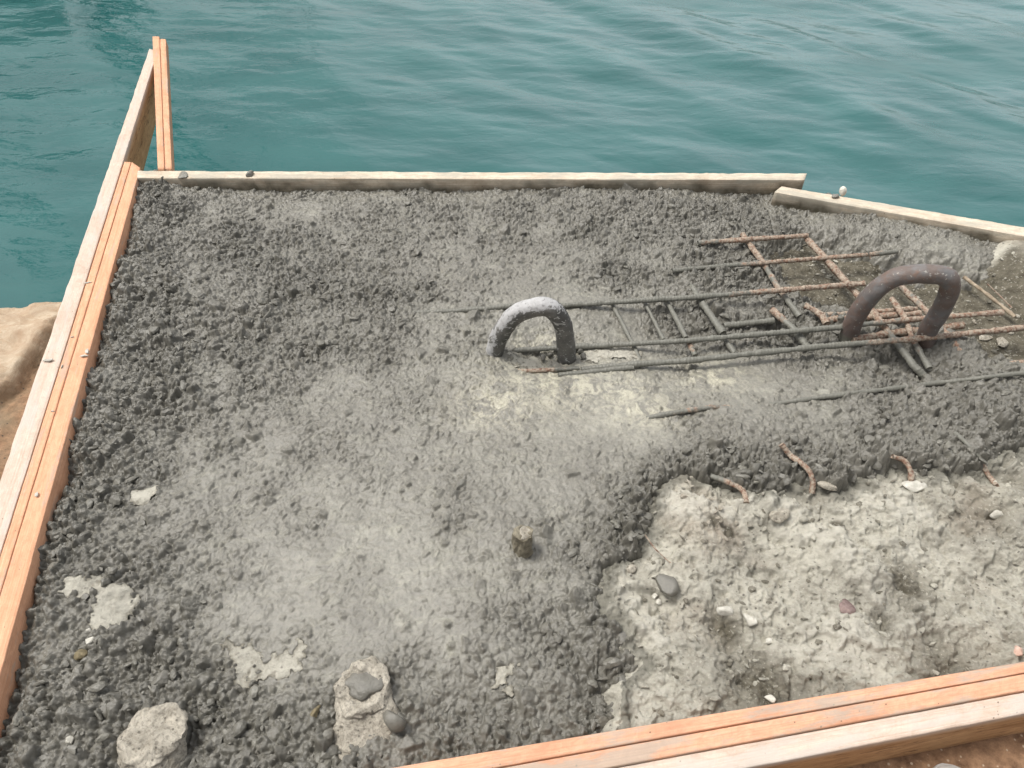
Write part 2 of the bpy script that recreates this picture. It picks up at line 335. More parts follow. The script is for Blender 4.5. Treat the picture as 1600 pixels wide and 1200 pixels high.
# stones
rs = np.random.RandomState(5)
stone_f = np.full(X.shape, -1.0, dtype=np.float32); stone_o = stone_f.copy()
ny, nx = X.shape
def drop(N, rlo, rhi, power, seed, tgt=None):
    stone = stone_f if tgt is None else tgt
    rs = np.random.RandomState(seed)
    cx = rs.uniform(x0, x1, N); cy = rs.uniform(y0, y1, N); rr = rlo + (rhi - rlo) * rs.rand(N) ** power
    for i in range(N):
        jx = int((cx[i] - x0) / G); jy = int((cy[i] - y0) / G)
        if jx >= nx or jy >= ny: continue
        px_, py_ = PX[jy, jx], PY[jy, jx]
        if px_ < -150 or px_ > 1750 or py_ > 1330: continue
        rg = rough[jy, jx]; r = rr[i]
        if tgt is not None:
            rg = 0.25
            if s1[jy, jx] < -.03 and s2[jy, jx] < -.05: continue
        elif rs.rand() > 0.22 + 0.85 * rg: continue
        k = int(r * 1.5 / G) + 1
        a0, a1, b0, b1 = max(jy - k, 0), min(jy + k + 1, ny), max(jx - k, 0), min(jx + k + 1, nx)
        dx = X[a0:a1, b0:b1] - cx[i]; dy = Y[a0:a1, b0:b1] - cy[i]
        nf = rs.randint(4, 7); th = rs.rand() * 6.28 + np.cumsum(rs.uniform(0.6, 1.4, nf)) * 6.28 / nf
        t = np.zeros(dx.shape, dtype=np.float32)
        for q in th: t = np.maximum(t, (dx * math.cos(q) + dy * math.sin(q)) / (r * rs.uniform(0.6, 1.1)))
        t = 0.8 * t + 0.2 * np.sqrt(dx * dx + dy * dy) / r
        tx, ty = rs.uniform(-0.7, 0.7, 2)
        hz = r * rs.uniform(0.8, 1.35)
        prof = np.minimum(hz * 0.62, hz * 2.0 * np.clip(1.08 - t, 0, 1)) + tx * dx + ty * dy
        off = -hz * 0.62 + rs.uniform(-0.004, 0.0022) + (rg ** 1.5) * r * rs.uniform(0.2, 2.1)
        hgt = np.where(t < 1.08, prof + off, -1)
        np.maximum(stone[a0:a1, b0:b1], hgt, out=stone[a0:a1, b0:b1])
drop(30000, 0.005, 0.013, 1.8, 5); drop(80000, 0.0030, 0.0065, 1.0, 6); drop(900, 0.013, 0.024, 1.5, 8)
drop(5000, 0.003, 0.016, 3.0, 15, stone_o)
stone = stone_f
def blur(a):
    b = a.copy(); b[1:-1] = (a[:-2] + 2 * a[1:-1] + a[2:]) / 4; c = b.copy(); c[:, 1:-1] = (b[:, :-2] + 2 * b[:, 1:-1] + b[:, 2:]) / 4; return c
wx_, wy_ = 0.012 * fbm(X, Y, 0.03, 201, 2), 0.012 * fbm(X, Y, 0.03, 204, 2)
cre = np.minimum(np.abs(fbm(X + wx_, Y + wy_, 0.028, 207, 3)), 0.30) + 0.5 * np.minimum(np.abs(fbm(X + wx_, Y - wy_, 0.012, 211, 2)), 0.3)
paste = (0.0110 * cre * (0.18 + 1.0 * rough) - 0.0012 + 0.0022 * fbm(X, Y, 0.03, 101, 4) - 0.007 * rough ** 1.5 + 0.0015 * fbm(X * 0.4, Y, 0.012, 105, 2)).astype(np.float32)
kk = 0.0007
hs_ = np.maximum(stone, paste) + kk * np.exp(-np.abs(stone - paste) / kk) * 0.5
hb = blur(hs_); hs_ = hs_ * 0.75 + hb * 0.25 + (0.0060 * (cre - 0.2) * (0.15 + 1.1 * rough) + 0.0010 * fbm(X, Y, 0.010, 107, 3) - 0.0060 * (0.12 + rough) * np.clip(1 - np.abs(fbm(X + wx_, Y + wy_ * 1.5, 0.034, 231, 4)) * 11, 0, 1) - 0.0045 * (0.1 + rough) * np.clip(1 - np.abs(fbm(X - wy_, Y + wx_, 0.017, 236, 3)) * 8, 0, 1)).astype(np.float32)
fresh = macro + hs_
slurry = np.clip(1.0 - rough * 1.15 - sstep(stone - paste, 0.0, 0.005) * 0.25, 0, 1)

# old concrete under it
old = 0.012 + 0.022 * fbm(X, Y, 0.34, 110, 3) + 0.011 * fbm(X, Y, 0.085, 114, 4) + 0.006 * np.abs(fbm(X * 0.6, Y, 0.03, 118, 3)) + 0.0032 * fbm(X, Y, 0.012, 119, 3) - 0.005 * sstep(fbm(X, Y, 0.018, 120, 2), 0.42, 0.6)
old += 0.020 * np.tanh(6 * fbm(X * 0.8 + Y * 0.5, Y, 0.30, 121, 2)) * sstep(s1, 0, 0.1)         # broken ledges
cc = fbm(X, Y, 0.05, 130, 2); old -= 0.012 * sstep(cc, 0.45, 0.7)
rid = 1 - np.abs(fbm(X * 0.45 + Y * 0.5, Y * 0.9 - X * 0.35, 0.028, 171, 4)) * 2.4; old += 0.0012 * np.clip(rid, 0, 1)
old += 0.0065 * np.tanh(20 * fbm(X, Y, 0.065, 174, 5)) + 0.0035 * np.tanh(12 * fbm(X, Y, 0.022, 177, 3)) - 0.003 * np.clip(1 - np.abs(fbm(X, Y, 0.11, 178, 4)) * 30, 0, 1)
ped = at(1560, 960, 0); cut = at(1240, 830, 0)
pit = -0.040 + 0.012 * fbm(X, Y, 0.12, 125, 4) + 0.006 * fbm(X, Y, 0.03, 127, 3)
rk = at(1640, 440, 0); pit += 0.085 * np.exp(-(((X - rk.x) / 0.16) ** 2 + ((Y - rk.y) / 0.17) ** 2))
pit = np.maximum(pit, pit + stone_o)
pit += 0.05 * sstep(X, at(1560, 520, 0).x, at(1720, 560, 0).x)
old = np.maximum(old, old + blur(stone_o) * 1.0)
oldz = -0.08 + (old + 0.08) * sstep(s1, -0.10, -0.01)
oldz = np.where(s2 > -0.06, np.maximum(oldz, pit), oldz)
ft = macro + 0.004
oldz = np.maximum(oldz, np.where(sb > -0.01, ft + 0.006 * fbm(X, Y, 0.03, 140, 3) - 0.004, -1))
fresh_lip = 0.011 * np.exp(-((s1 + 0.05) / 0.05) ** 2)
fz = fresh + fresh_lip * (s1 < 0.02)
fz = fz - 0.16 * sstep(s1 + 0.012 * fbm(X, Y, 0.014, 190, 2), -0.035, 0.055) - 0.12 * sstep(s2 + 0.02 * fbm(X, Y, 0.02, 133, 2), -0.05, 0.16) - 0.018 * sstep(sb, -0.006, 0.004)
dirt = np.clip(sstep(s2, -0.03, 0.01) * (1 - sstep(X, at(1570, 430, 0).x, at(1650, 430, 0).x) * 0.7) + 0.9 * sstep(fbm(X, Y, 0.16, 150, 4), 0.45, 0.6) * (s1 > 0), 0, 1)
dirt = np.where(sb > -0.02, sstep(-sb, -0.003, 0.012) * 0.8, dirt)
for (bx, by, br, dz) in ((1420, 930, 45, 1.0), (1200, 1090, 60, 1.0), (1130, 985, 30, .9), (1540, 800, 40, .6), (1480, 1040, 60, .6), (1380, 980, 20, .8), (1540, 720, 60, .6)):
    c = at(bx, by, 0); sc = at(bx + br, by, 0).x - c.x
    g_ = np.exp(-(((X - c.x) ** 2 + ((Y - c.y) * 0.8) ** 2) / sc ** 2)) * dz * (0.8 + 0.6 * nz); dirt = np.maximum(dirt, np.clip(g_ * 1.2, 0, 1) * (s1 > 0)); oldz -= 0.022 * g_ * (s1 > 0)
pale = np.clip(0.45 * sstep(sb, -0.002, 0.008) + 0.85 * sstep(fbm(X * 0.7 + Y * 0.4, Y, 0.13, 160, 4), 0.1, 0.42) * (s1 > 0) * (1 - dirt), 0, 1)
damp = np.zeros(X.shape, dtype=np.float32)
milk = np.zeros(X.shape, dtype=np.float32)
for (bx, by, br) in ((870, 600, 110), (960, 620, 70), (850, 545, 50), (1000, 650, 60), (1110, 590, 60), (780, 640, 70)):
    c = at(bx, by, 0); sc = at(bx + br, by, 0).x - c.x; milk = np.maximum(milk, np.exp(-(((X - c.x) ** 2 + (Y - c.y) ** 2 * 2) / sc ** 2)))
milk *= 0.75
for pl, wd, hh in (([(1215, 805), (1290, 850), (1345, 905), (1405, 958)], .055, .024), ([(1560, 700), (1640, 790)], .06, .015), ([(960, 900), (990, 950), (1020, 1010)], .03, .012), ([(1040, 790), (1110, 810), (1180, 800)], .05, .012)):
    W_ = wpoly(pl); dd_ = np.full(X.shape, 9.0, dtype=np.float32)
    for q in range(len(W_) - 1):
        ax, ay = W_[q]; bx, by = W_[q + 1]; ex_, ey_ = bx - ax, by - ay; t = np.clip(((X - ax) * ex_ + (Y - ay) * ey_) / (ex_ ** 2 + ey_ ** 2), 0, 1)
        dd_ = np.minimum(dd_, np.sqrt((X - ax - t * ex_) ** 2 + (Y - ay - t * ey_) ** 2))
    k_ = (1 - sstep(dd_ + 0.03 * nz, wd * .45, wd)) * (s1 > 0)
    oldz = oldz + k_ * (hh + 0.0035 * fbm(X + Y, (Y - X) * .2, 0.02, 180, 2)); pale = np.maximum(pale, k_ * 0.85 * (1 - dirt))

# the ground outline inside the formwork
LT = (at(205, 258, ZT), at(-20, 1090, ZT)); ldir = (LT[1] - LT[0]).normalized()
LB = LT[0] + ldir * 3.2
fA, fB = at(640, 1200, ZT), at(1600, 1042, ZT); fdir = (fB - fA).normalized()
FOOT = [LT[0][:2], at(1240, 272, ZT)[:2], at(1640, 368, ZT)[:2], (at(1640, 368, ZT) + Vector((0.8, -0.45, 0)))[:2], (fA + fdir * 2.6)[:2], (fA - fdir * 1.2)[:2], LB[:2]]
sf = sdist(X, Y, FOOT)
ldn = -((X - fA.x) * -fdir.y + (Y - fA.y) * fdir.x); damp = (1 - sstep(np.abs(ldn) + 0.06 * nz + 0.05 * fbm(X, Y, 0.2, 170, 3), -0.03, 0.09)) * 0.7 * (s1 > 0)
damp = np.maximum(damp, (1 - sstep(s1 + 0.01 * nz, 0.0, 0.03)) * (s1 > -0.02) * 0.8)
def field(name, Z, attrs, keep, mat):
    V = np.stack([X, Y, Z], -1).reshape(-1, 3); Fq = gridf(*X.shape); kf = keep.ravel()
    Fq = Fq[kf[Fq].all(1)]; used = np.zeros(len(V), bool); used[Fq.ravel()] = True
    idx = np.cumsum(used) - 1
    o = link(name, mesh_np(name, V[used], idx[Fq], {k: a.ravel()[used] for k, a in attrs.items()}), mat)
    return tag(o, kind='structure')
vis = (sf > -0.0)
field('fresh_concrete', fz, {'slurry': slurry, 'milk': milk}, vis & (fz > oldz - 0.03), M_fresh)
field('old_concrete', oldz, {'dirt': dirt, 'pale': pale, 'damp': damp}, vis & (oldz > fz - 0.03), M_old)
def ground_z(p, which=None):                  # height of the pour under a point
    j = int(np.clip((p[0] - x0) / G, 0, nx - 1)); i = int(np.clip((p[1] - y0) / G, 0, ny - 1))
    return float(max(fz[i, j], oldz[i, j]))
def seat(px, py, lift=0.0):                   # the point of the pour seen at a photo pixel
    z = 0.0
    for _ in range(8): p = at(px, py, z); z = 0.5 * z + 0.5 * ground_z(p)
    p = at(px, py, z); p.z += lift; return p

# ------------------------------------------------------------------ loose stones
ico_cache = {}
def ico(sub):
    if sub not in ico_cache:
        import bmesh
        bm = bmesh.new(); bmesh.ops.create_icosphere(bm, subdivisions=sub, radius=1)
        bm.verts.ensure_lookup_table(); V = np.array([v.co[:] for v in bm.verts]); Fq = np.array([[v.index for v in f.verts] for f in bm.faces]); bm.free(); ico_cache[sub] = (V, Fq)
    return ico_cache[sub]
def stone_v(rs, sub, size, facets=9, jitter=0.0):
    V, Fq = ico(sub); V = V.copy()
    n = rs.normal(size=(facets, 3)); n /= np.linalg.norm(n, axis=1)[:, None]; dd = rs.uniform(0.42, 0.8, facets)
    pr = V @ n.T; s = np.min(np.where(pr > 0.05, dd / np.maximum(pr, 0.05), 9), axis=1); s = np.minimum(s, 1.0)
    V = V * s[:, None]
    if jitter: V += rs.normal(size=V.shape) * jitter
    a = rs.rand(3) * 6.28; ca, sa = np.cos(a), np.sin(a)
    Rz = np.array([[ca[0], -sa[0], 0], [sa[0], ca[0], 0], [0, 0, 1]]); Rx = np.array([[1, 0, 0], [0, ca[1] * .3 + .7, -sa[1] * .5], [0, sa[1] * .5, ca[1] * .3 + .7]])
    return (V * np.array(size)) @ Rx.T @ Rz.T, Fq
rs = np.random.RandomState(21); VV = []; FF = []; AA = []; off = 0; cnt = 0
while cnt < 3000:
    a = rs.uniform(x0, x1); b_ = rs.uniform(y0, y1); j = int((a - x0) / G); i = int((b_ - y0) / G)
    if i >= ny or j >= nx or sf[i, j] < 0.035 or PX[i, j] > 1700 or PY[i, j] > 1300: continue
    rg = rough[i, j]
    if rs.rand() > (max(rg - 0.42, 0) * 1.7) ** 1.3: continue
    if fz[i, j] < oldz[i, j] + 0.002 or s2[i, j] > -0.0: continue
    r = 0.004 + 0.014 * rs.rand() ** 3
    v_, f_ = stone_v(rs, 2, (r, r * rs.uniform(0.65, 0.95), r * rs.uniform(0.45, 0.8)), 8)
    v_ = v_ * 1.2 + np.array([a, b_, fz[i, j] + r * rs.uniform(-0.45, 0.15)])
    VV.append(v_); FF.append(f_ + off); off += len(v_); AA.append(np.full(len(v_), rs.uniform(0, 0.45))); cnt += 1
o = link('wet_aggregate', mesh_np('wet_aggregate', np.concatenate(VV), np.concatenate(FF), {'slurry': np.concatenate(AA), 'milk': np.zeros(off)}), M_fresh)
tag(o, 'dark wet crushed stones lying in the rough parts of the fresh concrete', 'gravel', kind='stuff'); o.data.polygons.foreach_set('use_smooth', np.zeros(len(o.data.polygons), dtype=bool))
# dry rubble on the old slab
VV = []; FF = []; AA = []; off = 0; cnt = 0
while cnt < 2600:
    a = rs.uniform(x0, x1); b_ = rs.uniform(y0, y1); j = int((a - x0) / G); i = int((b_ - y0) / G)
    if i >= ny or j >= nx or sf[i, j] < 0.03 or PX[i, j] > 1750: continue
    if oldz[i, j] < fz[i, j] or (s1[i, j] < 0.0 and s2[i, j] < 0): continue
    r = 0.0018 + 0.013 * rs.rand() ** 5
    v_, f_ = stone_v(rs, 1, (r, r * rs.uniform(0.6, 0.95), r * rs.uniform(0.4, 0.7)), 7)
    VV.append(v_ + np.array([a, b_, oldz[i, j] + r * 0.2])); FF.append(f_ + off); off += len(v_); AA.append(np.full(len(v_), float(rs.rand() < 0.35) * 0.7)); cnt += 1
o = link('rubble', mesh_np('rubble', np.concatenate(VV), np.concatenate(FF), {'dirt': np.concatenate(AA), 'pale': np.zeros(off)}), M_old)
tag(o, 'dry crumbs and chips scattered over the old slab', 'rubble', kind='stuff'); o.data.polygons.foreach_set('use_smooth', np.zeros(len(o.data.polygons), dtype=bool))

# ------------------------------------------------------------------ boards
def board(name, A, B, wA, wB, ztA, ztB, zbA, zbB, mat, label, cat='board', group=None, wear=0.003, grime=0.0, parent=None, seed=1, endcut=0.0, ply=0.0):
    """A, B: ends of one long top edge (2-D), wA, wB: width vectors towards the other edge."""
    rs = np.random.RandomState(seed); A = np.array(A[:2]); B = np.array(B[:2]); wA = np.array(wA[:2]); wB = np.array(wB[:2])
    L = np.linalg.norm(B - A); N = max(int(L / 0.012), 2); T = np.linspace(0, 1, N + 1)
    W = np.linalg.norm(wA); Ht = max(ztA - zbA, 0.01); br = 0.0022
    w0, w1 = wear if isinstance(wear, tuple) else (wear, wear)
    prof = [(0, 0.0)]                          # (across 0..1, drop below top in m), walked round
    a = br / W
    prof = [(a, 0)] + [(a + (1 - 2 * a) * k / 6, 0) for k in range(1, 7)] + [(1 - a * .3, br * .3), (1, br)] + [(1, br + (Ht - 2 * br) * k / 6) for k in range(1, 7)] + [(1 - a, Ht), (a, Ht)] + \
           [(0, Ht - br - (Ht - 2 * br) * k / 6) for k in range(0, 7)] + [(a * .3, br * .3)]
    P = len(prof); V = np.zeros((N + 1, P, 3)); LU = np.zeros((N + 1, P, 3)); GR = np.zeros((N + 1, P))
    d = (B - A) / L; edge = [vnoise(T * L / 0.035 + 9 * q, np.full_like(T, seed + 3.3 * q), 200 + q) + 0.6 * vnoise(T * L / 0.13 + 5 * q, np.full_like(T, seed + 1.7 * q), 220 + q) - 0.8 for q in range(4)]
    for k, (u_, dr) in enumerate(prof):
        w_ = wA[None] * (1 - T[:, None]) + wB[None] * T[:, None]; hh = (ztA - zbA) * (1 - T) + (ztB - zbB) * T
        xy = A[None] + (B - A)[None] * T[:, None] + w_ * u_
        z = ztA * (1 - T) + ztB * T - dr / Ht * hh
        e = edge[0] if u_ < 0.5 else edge[1]
        if dr <= br: 
            xy = xy - (w_ / W) * ((u_ - 0.5) * 2) * (np.abs(e) * (w0 if u_ < .5 else w1) * (abs(u_ - .5) > .4))[:, None]; z = z - np.abs(e) * (w0 if u_ < .5 else w1) * 0.8 * (abs(u_ - .5) > .42) + 0.0012 * edge[2]
        xy = xy + d[None] * endcut * (u_ - 0.5) * ((T > 0.5) * 1.0)[:, None] * 0
        V[:, k, :2] = xy; V[:, k, 2] = z; LU[:, k] = np.stack([T * L + seed * 3.1, np.full_like(T, u_ * W + seed), -np.full_like(T, dr)], -1)
        if grime: GR[:, k] = np.clip(grime * sstep(dr / Ht + 0.35 * edge[3] * (dr > br), 0.2, 0.5), 0, 1) if Ht < 0.12 else np.clip(grime * sstep(dr + 0.03 * edge[3] * (dr > br), 0.012, 0.040), 0, 1)
    i = np.arange((N + 1) * P).reshape(N + 1, P); j = np.roll(i, -1, 1)
    Fq = np.stack([i[:-1], j[:-1], j[1:], i[1:]], -1).reshape(-1, 4)
    # end caps as fans of quads
    Vf = V.reshape(-1, 3); caps = []; VL = [Vf]; LL = [LU.reshape(-1, 3)]; base = len(Vf); gg = [GR.ravel()]
    for e, ring in ((0, i[0]), (1, i[-1])):
        c = Vf[ring].mean(0); VL.append(c[None]); LL.append(LU.reshape(-1, 3)[ring].mean(0)[None]); gg.append(np.zeros(1)); ci = base + e
        rr = list(ring) if e else list(ring[::-1])
        if P % 2: rr.append(rr[0])
        for q in range(0, len(rr) - (1 if P % 2 else 0), 2): caps.append([ci, rr[q], rr[(q + 1) % len(rr)], rr[(q + 2) % len(rr)]])
    caps = [c for c in caps if len(set(c)) == 4]
    Fa = np.concatenate([Fq, np.array(caps)])
    me = mesh_np(name, np.concatenate(VL), Fa, {'luv': np.concatenate(LL), 'grime': np.concatenate(gg), 'face': np.clip((-np.concatenate(LL)[:, 2] - 0.003) / 0.004, 0, 1) * ply})
    o = link(name, me, mat, parent, smooth=False)
    import bmesh
    bm = bmesh.new(); bm.from_mesh(me); bmesh.ops.recalc_face_normals(bm, faces=bm.faces); bm.to_mesh(me); bm.free()
    if label: tag(o, label, cat, group)
    return o
def quad_board(name, a, b, c, d, zt, zb, mat, label, **kw):   # pixels: a-b one top edge, d-c the other edge
    A, B, C_, D = [at(*p, zt) for p in (a, b, c, d)]
    zb2 = kw.pop('zbB', zb)
    return board(name, A, B, D - A, C_ - B, zt, zt, zb, zb2, mat, label, **kw)
GF = 'boards of the formwork round the pour'
# left side: pale outer board reaching out over the water, two orange battens inside it
def ext(p, q, t): return (p[0] + (q[0] - p[0]) * t, p[1] + (q[1] - p[1]) * t)
quad_board('formwork_board', (233, 76), (-175, 1250), (-120, 1250), (246, 80), ZT, -0.07, M_pale,
           'long pale board on edge along the left side, reaching out over the water', group=GF, seed=2, ply=1.0, wear=(.003, .0004), zbB=-0.10)
quad_board('batten', (194, 253), (-119, 1250), (-98.5, 1250), (204.4, 253), ZT + 0.003, -0.02, M_orange,
           'narrow orange batten sandwiched between the pale left board and another batten', cat='batten', group=GF, seed=3, wear=0.0004)
quad_board('batten', (205.6, 253), (-97, 1250), (-54, 1250), (219, 262), ZT, -0.10, M_orange,
           'orange batten of the left formwork that touches the wet concrete', cat='batten', group=GF, seed=4, wear=(.0004, .005))
# two battens jutting out over the sea
quad_board('batten', (238, 57), (246.3, 264), (256.8, 264), (249, 57), ZT + 0.004, 0.03, M_orange, 'thin orange batten jutting over the sea, touching the tip of the pale board', cat='batten', seed=5, wear=0.001)
quad_board('batten', (249.8, 61), (257.8, 264), (268.5, 264), (259, 61), ZT, 0.03, M_orange, 'thin orange batten over the sea, right of its twin, with rounded tip', cat='batten', seed=6, wear=0.003)
# far side
quad_board('formwork_board', (214, 266), (1261, 270.5), (1257, 281), (214, 278), ZT, -0.06, M_grey, 'whitish weathered beam closing the far side of the pour, muddy below', group=GF, seed=7, wear=0.005, grime=0.9)
quad_board('formwork_board', (1222, 290.5), (1680, 368), (1680, 383), (1210, 300), ZT - 0.01, -0.06, M_grey, 'weathered board slanting from the end of the far beam to the right edge', group=GF, seed=8, wear=0.006, grime=1.0)
# near side: two orange battens and the pale outer board, nearest the viewer
quad_board('batten', (560, 1208), (1740, 1010), (1740, 1026), (560, 1237.5), ZT, -0.03, M_orange2, 'orange batten with a ragged edge against the old slab, at the near side', cat='batten', group=GF, seed=9, wear=(.008, .0004))
quad_board('batten', (560, 1240), (1740, 1027.5), (1740, 1053), (560, 1272), ZT + 0.002, -0.03, M_orange2, 'middle of the three near timbers, orange with a grey cement smear', cat='batten', group=GF, seed=10, wear=0.0004)
quad_board('formwork_board', (560, 1274), (1740, 1055.5), (1740, 1088), (560, 1320), ZT - 0.004, -0.085, M_pale, 'pale board nearest the viewer, its tan face turned to the shoe', group=GF, seed=11, ply=1.0, wear=(.0004, .003))

# ------------------------------------------------------------------ quay wall below, shore rock on the left, ground at the viewer's feet
M_quay = mat_stone('quay_stone', (0.20, 0.18, 0.14), (0.34, 0.31, 0.25), 0.85, 8)
def prism(name, poly, zt, zb, mat):
    me = bpy.data.meshes.new(name); n = len(poly)
    me.from_pydata([(p[0], p[1], zt) for p in poly] + [(p[0], p[1], zb) for p in poly], [], [list(range(n))[::-1], list(range(n, 2 * n))] + [[i, (i + 1) % n, (i + 1) % n + n, i + n] for i in range(n)])
    return link(name, me, mat, smooth=False)
cx_ = sum(p[0] for p in FOOT) / len(FOOT); cy_ = sum(p[1] for p in FOOT) / len(FOOT)
QF = [(cx_ + (p[0] - cx_) * 0.985, cy_ + (p[1] - cy_) * 0.985) for p in FOOT]
tag(prism('quay_wall', QF, -0.11, -2.5, M_quay), 'stone quay wall carrying the pour above the water', 'wall')

def ground(name, gx, gy, fn, mat, attrs, kind='structure'):
    XX, YY = np.meshgrid(gx, gy); Z, A, keep = fn(XX, YY); V = np.stack([XX, YY, Z], -1).reshape(-1, 3)
    Fq = gridf(*XX.shape); Fq = Fq[keep.ravel()[Fq].all(1)]
    o = link(name, mesh_np(name, V, Fq, {k: a.ravel() for k, a in A.items()}), mat); return tag(o, kind=kind) if kind else o
def mat_rock():
    b = NB('shore_rock'); c = b.coord(); n = b.noise(c, 9, 7, 0.7, 0.5); n2 = b.noise(c, 50, 8, 0.75); n3 = b.noise(c, 4, 4, 0.6)
    pale = b.mix(b.ramp(n, [(0.36, 0.0), (0.62, 1.0)]), (0.33, 0.225, 0.14), (0.50, 0.41, 0.30))
    pale = b.mix(b.ramp(b.noise(b.coord((1, 2, 1)), 6, 8, 0.8, 1.2), [(0.47, 1.0), (0.50, 0.0)]), pale, b.mix(n2, (0.26, 0.16, 0.09), (0.56, 0.45, 0.32)))
    br = b.mix(b.ramp(n2, [(0.35, 0.0), (0.62, 1.0)]), (0.165, 0.092, 0.048), (0.36, 0.215, 0.12))
    br = b.mix(b.ramp(n3, [(0.45, 0.0), (0.65, 0.8)]), br, (0.20, 0.155, 0.095))
    br = b.mix(b.ramp(b.vor(c, 48), [(0.10, 1.0), (0.17, 0.0)]), br, (0.07, 0.05, 0.035))
    base = b.mix(b.attr('brown'), pale, br)
    return b.done(base, 0.85, b.bump(n2, 0.006, 0.9))
M_rock = mat_rock()
RP = wpoly([(-900, 560), (-300, 500), (0, 474), (34, 474), (50, 464), (103, 460), (240, 452), (300, 1100), (-100, 1500), (-900, 1300)], -0.2)
BP = wpoly([(-900, 760), (-60, 640), (20, 590), (60, 545), (98, 490), (150, 440), (300, 700), (300, 1500), (-900, 1500)], -0.2)
def fn(XX, YY):
    s = sdist(XX, YY, RP) + 0.03 * fbm(XX, YY, 0.15, 300, 3); bs = sstep(sdist(XX, YY, BP) + 0.03 * fbm(XX, YY, 0.08, 301, 4), -0.015, 0.02)
    z = -0.2 + 0.03 * fbm(XX, YY, 0.3, 302, 4) + 0.022 * fbm(XX, YY, 0.07, 303, 5) - 0.012 * np.clip(1 - np.abs(fbm(XX, YY * 0.6, 0.16, 305, 4)) * 16, 0, 1) * (1 - bs) - 0.05 * bs - 1.4 * (1 - sstep(s, -0.35, 0.03)) ** 1.3
    sl = sdist(XX, YY, FOOT)
    return z, {'brown': bs}, (s > -0.4) & (sl < 0.06)
o = ground('rock', np.arange(-4.2, -0.5, 0.012), np.arange(-0.8, 2.6, 0.012), fn, M_rock, None, None)
tag(o, 'pale boulder with brown sandy hollow at the water on the left', 'rock')
def mat_soil():
    b = NB('brown_soil'); c = b.coord(); n = b.noise(c, 30, 8, 0.75); n2 = b.noise(c, 5, 4, 0.6)
    base = b.mix(b.ramp(n, [(0.35, 0.0), (0.65, 1.0)]), (0.12, 0.062, 0.032), (0.33, 0.195, 0.11))
    base = b.mix(b.ramp(b.vor(c, 60), [(0.10, 1.0), (0.18, 0.0)]), base, (0.46, 0.36, 0.26))
    return b.done(base, 0.95, b.bump(n, 0.006, 1.0))
M_soil = mat_soil()
GZ = -0.068
def fn(XX, YY):
    sl = sdist(XX, YY, FOOT); z = GZ + 0.008 * fbm(XX, YY, 0.12, 320, 5) + 0.004 * fbm(XX, YY, 0.02, 322, 3)
    fd = fdir; lim = (XX - fA.x) * -fd.y + (YY - fA.y) * fd.x
    return z, {}, (lim < 0.02) | ((XX > 2.3) & (sl < 0))
ground('ground', axis(-1.0, 2.2, 0.012, 12, 1.15), axis(-0.4, 0.9, 0.012, 9, 1.15)[axis(-0.4, 0.9, 0.012, 9, 1.15) < 1.9], fn, M_soil, None)

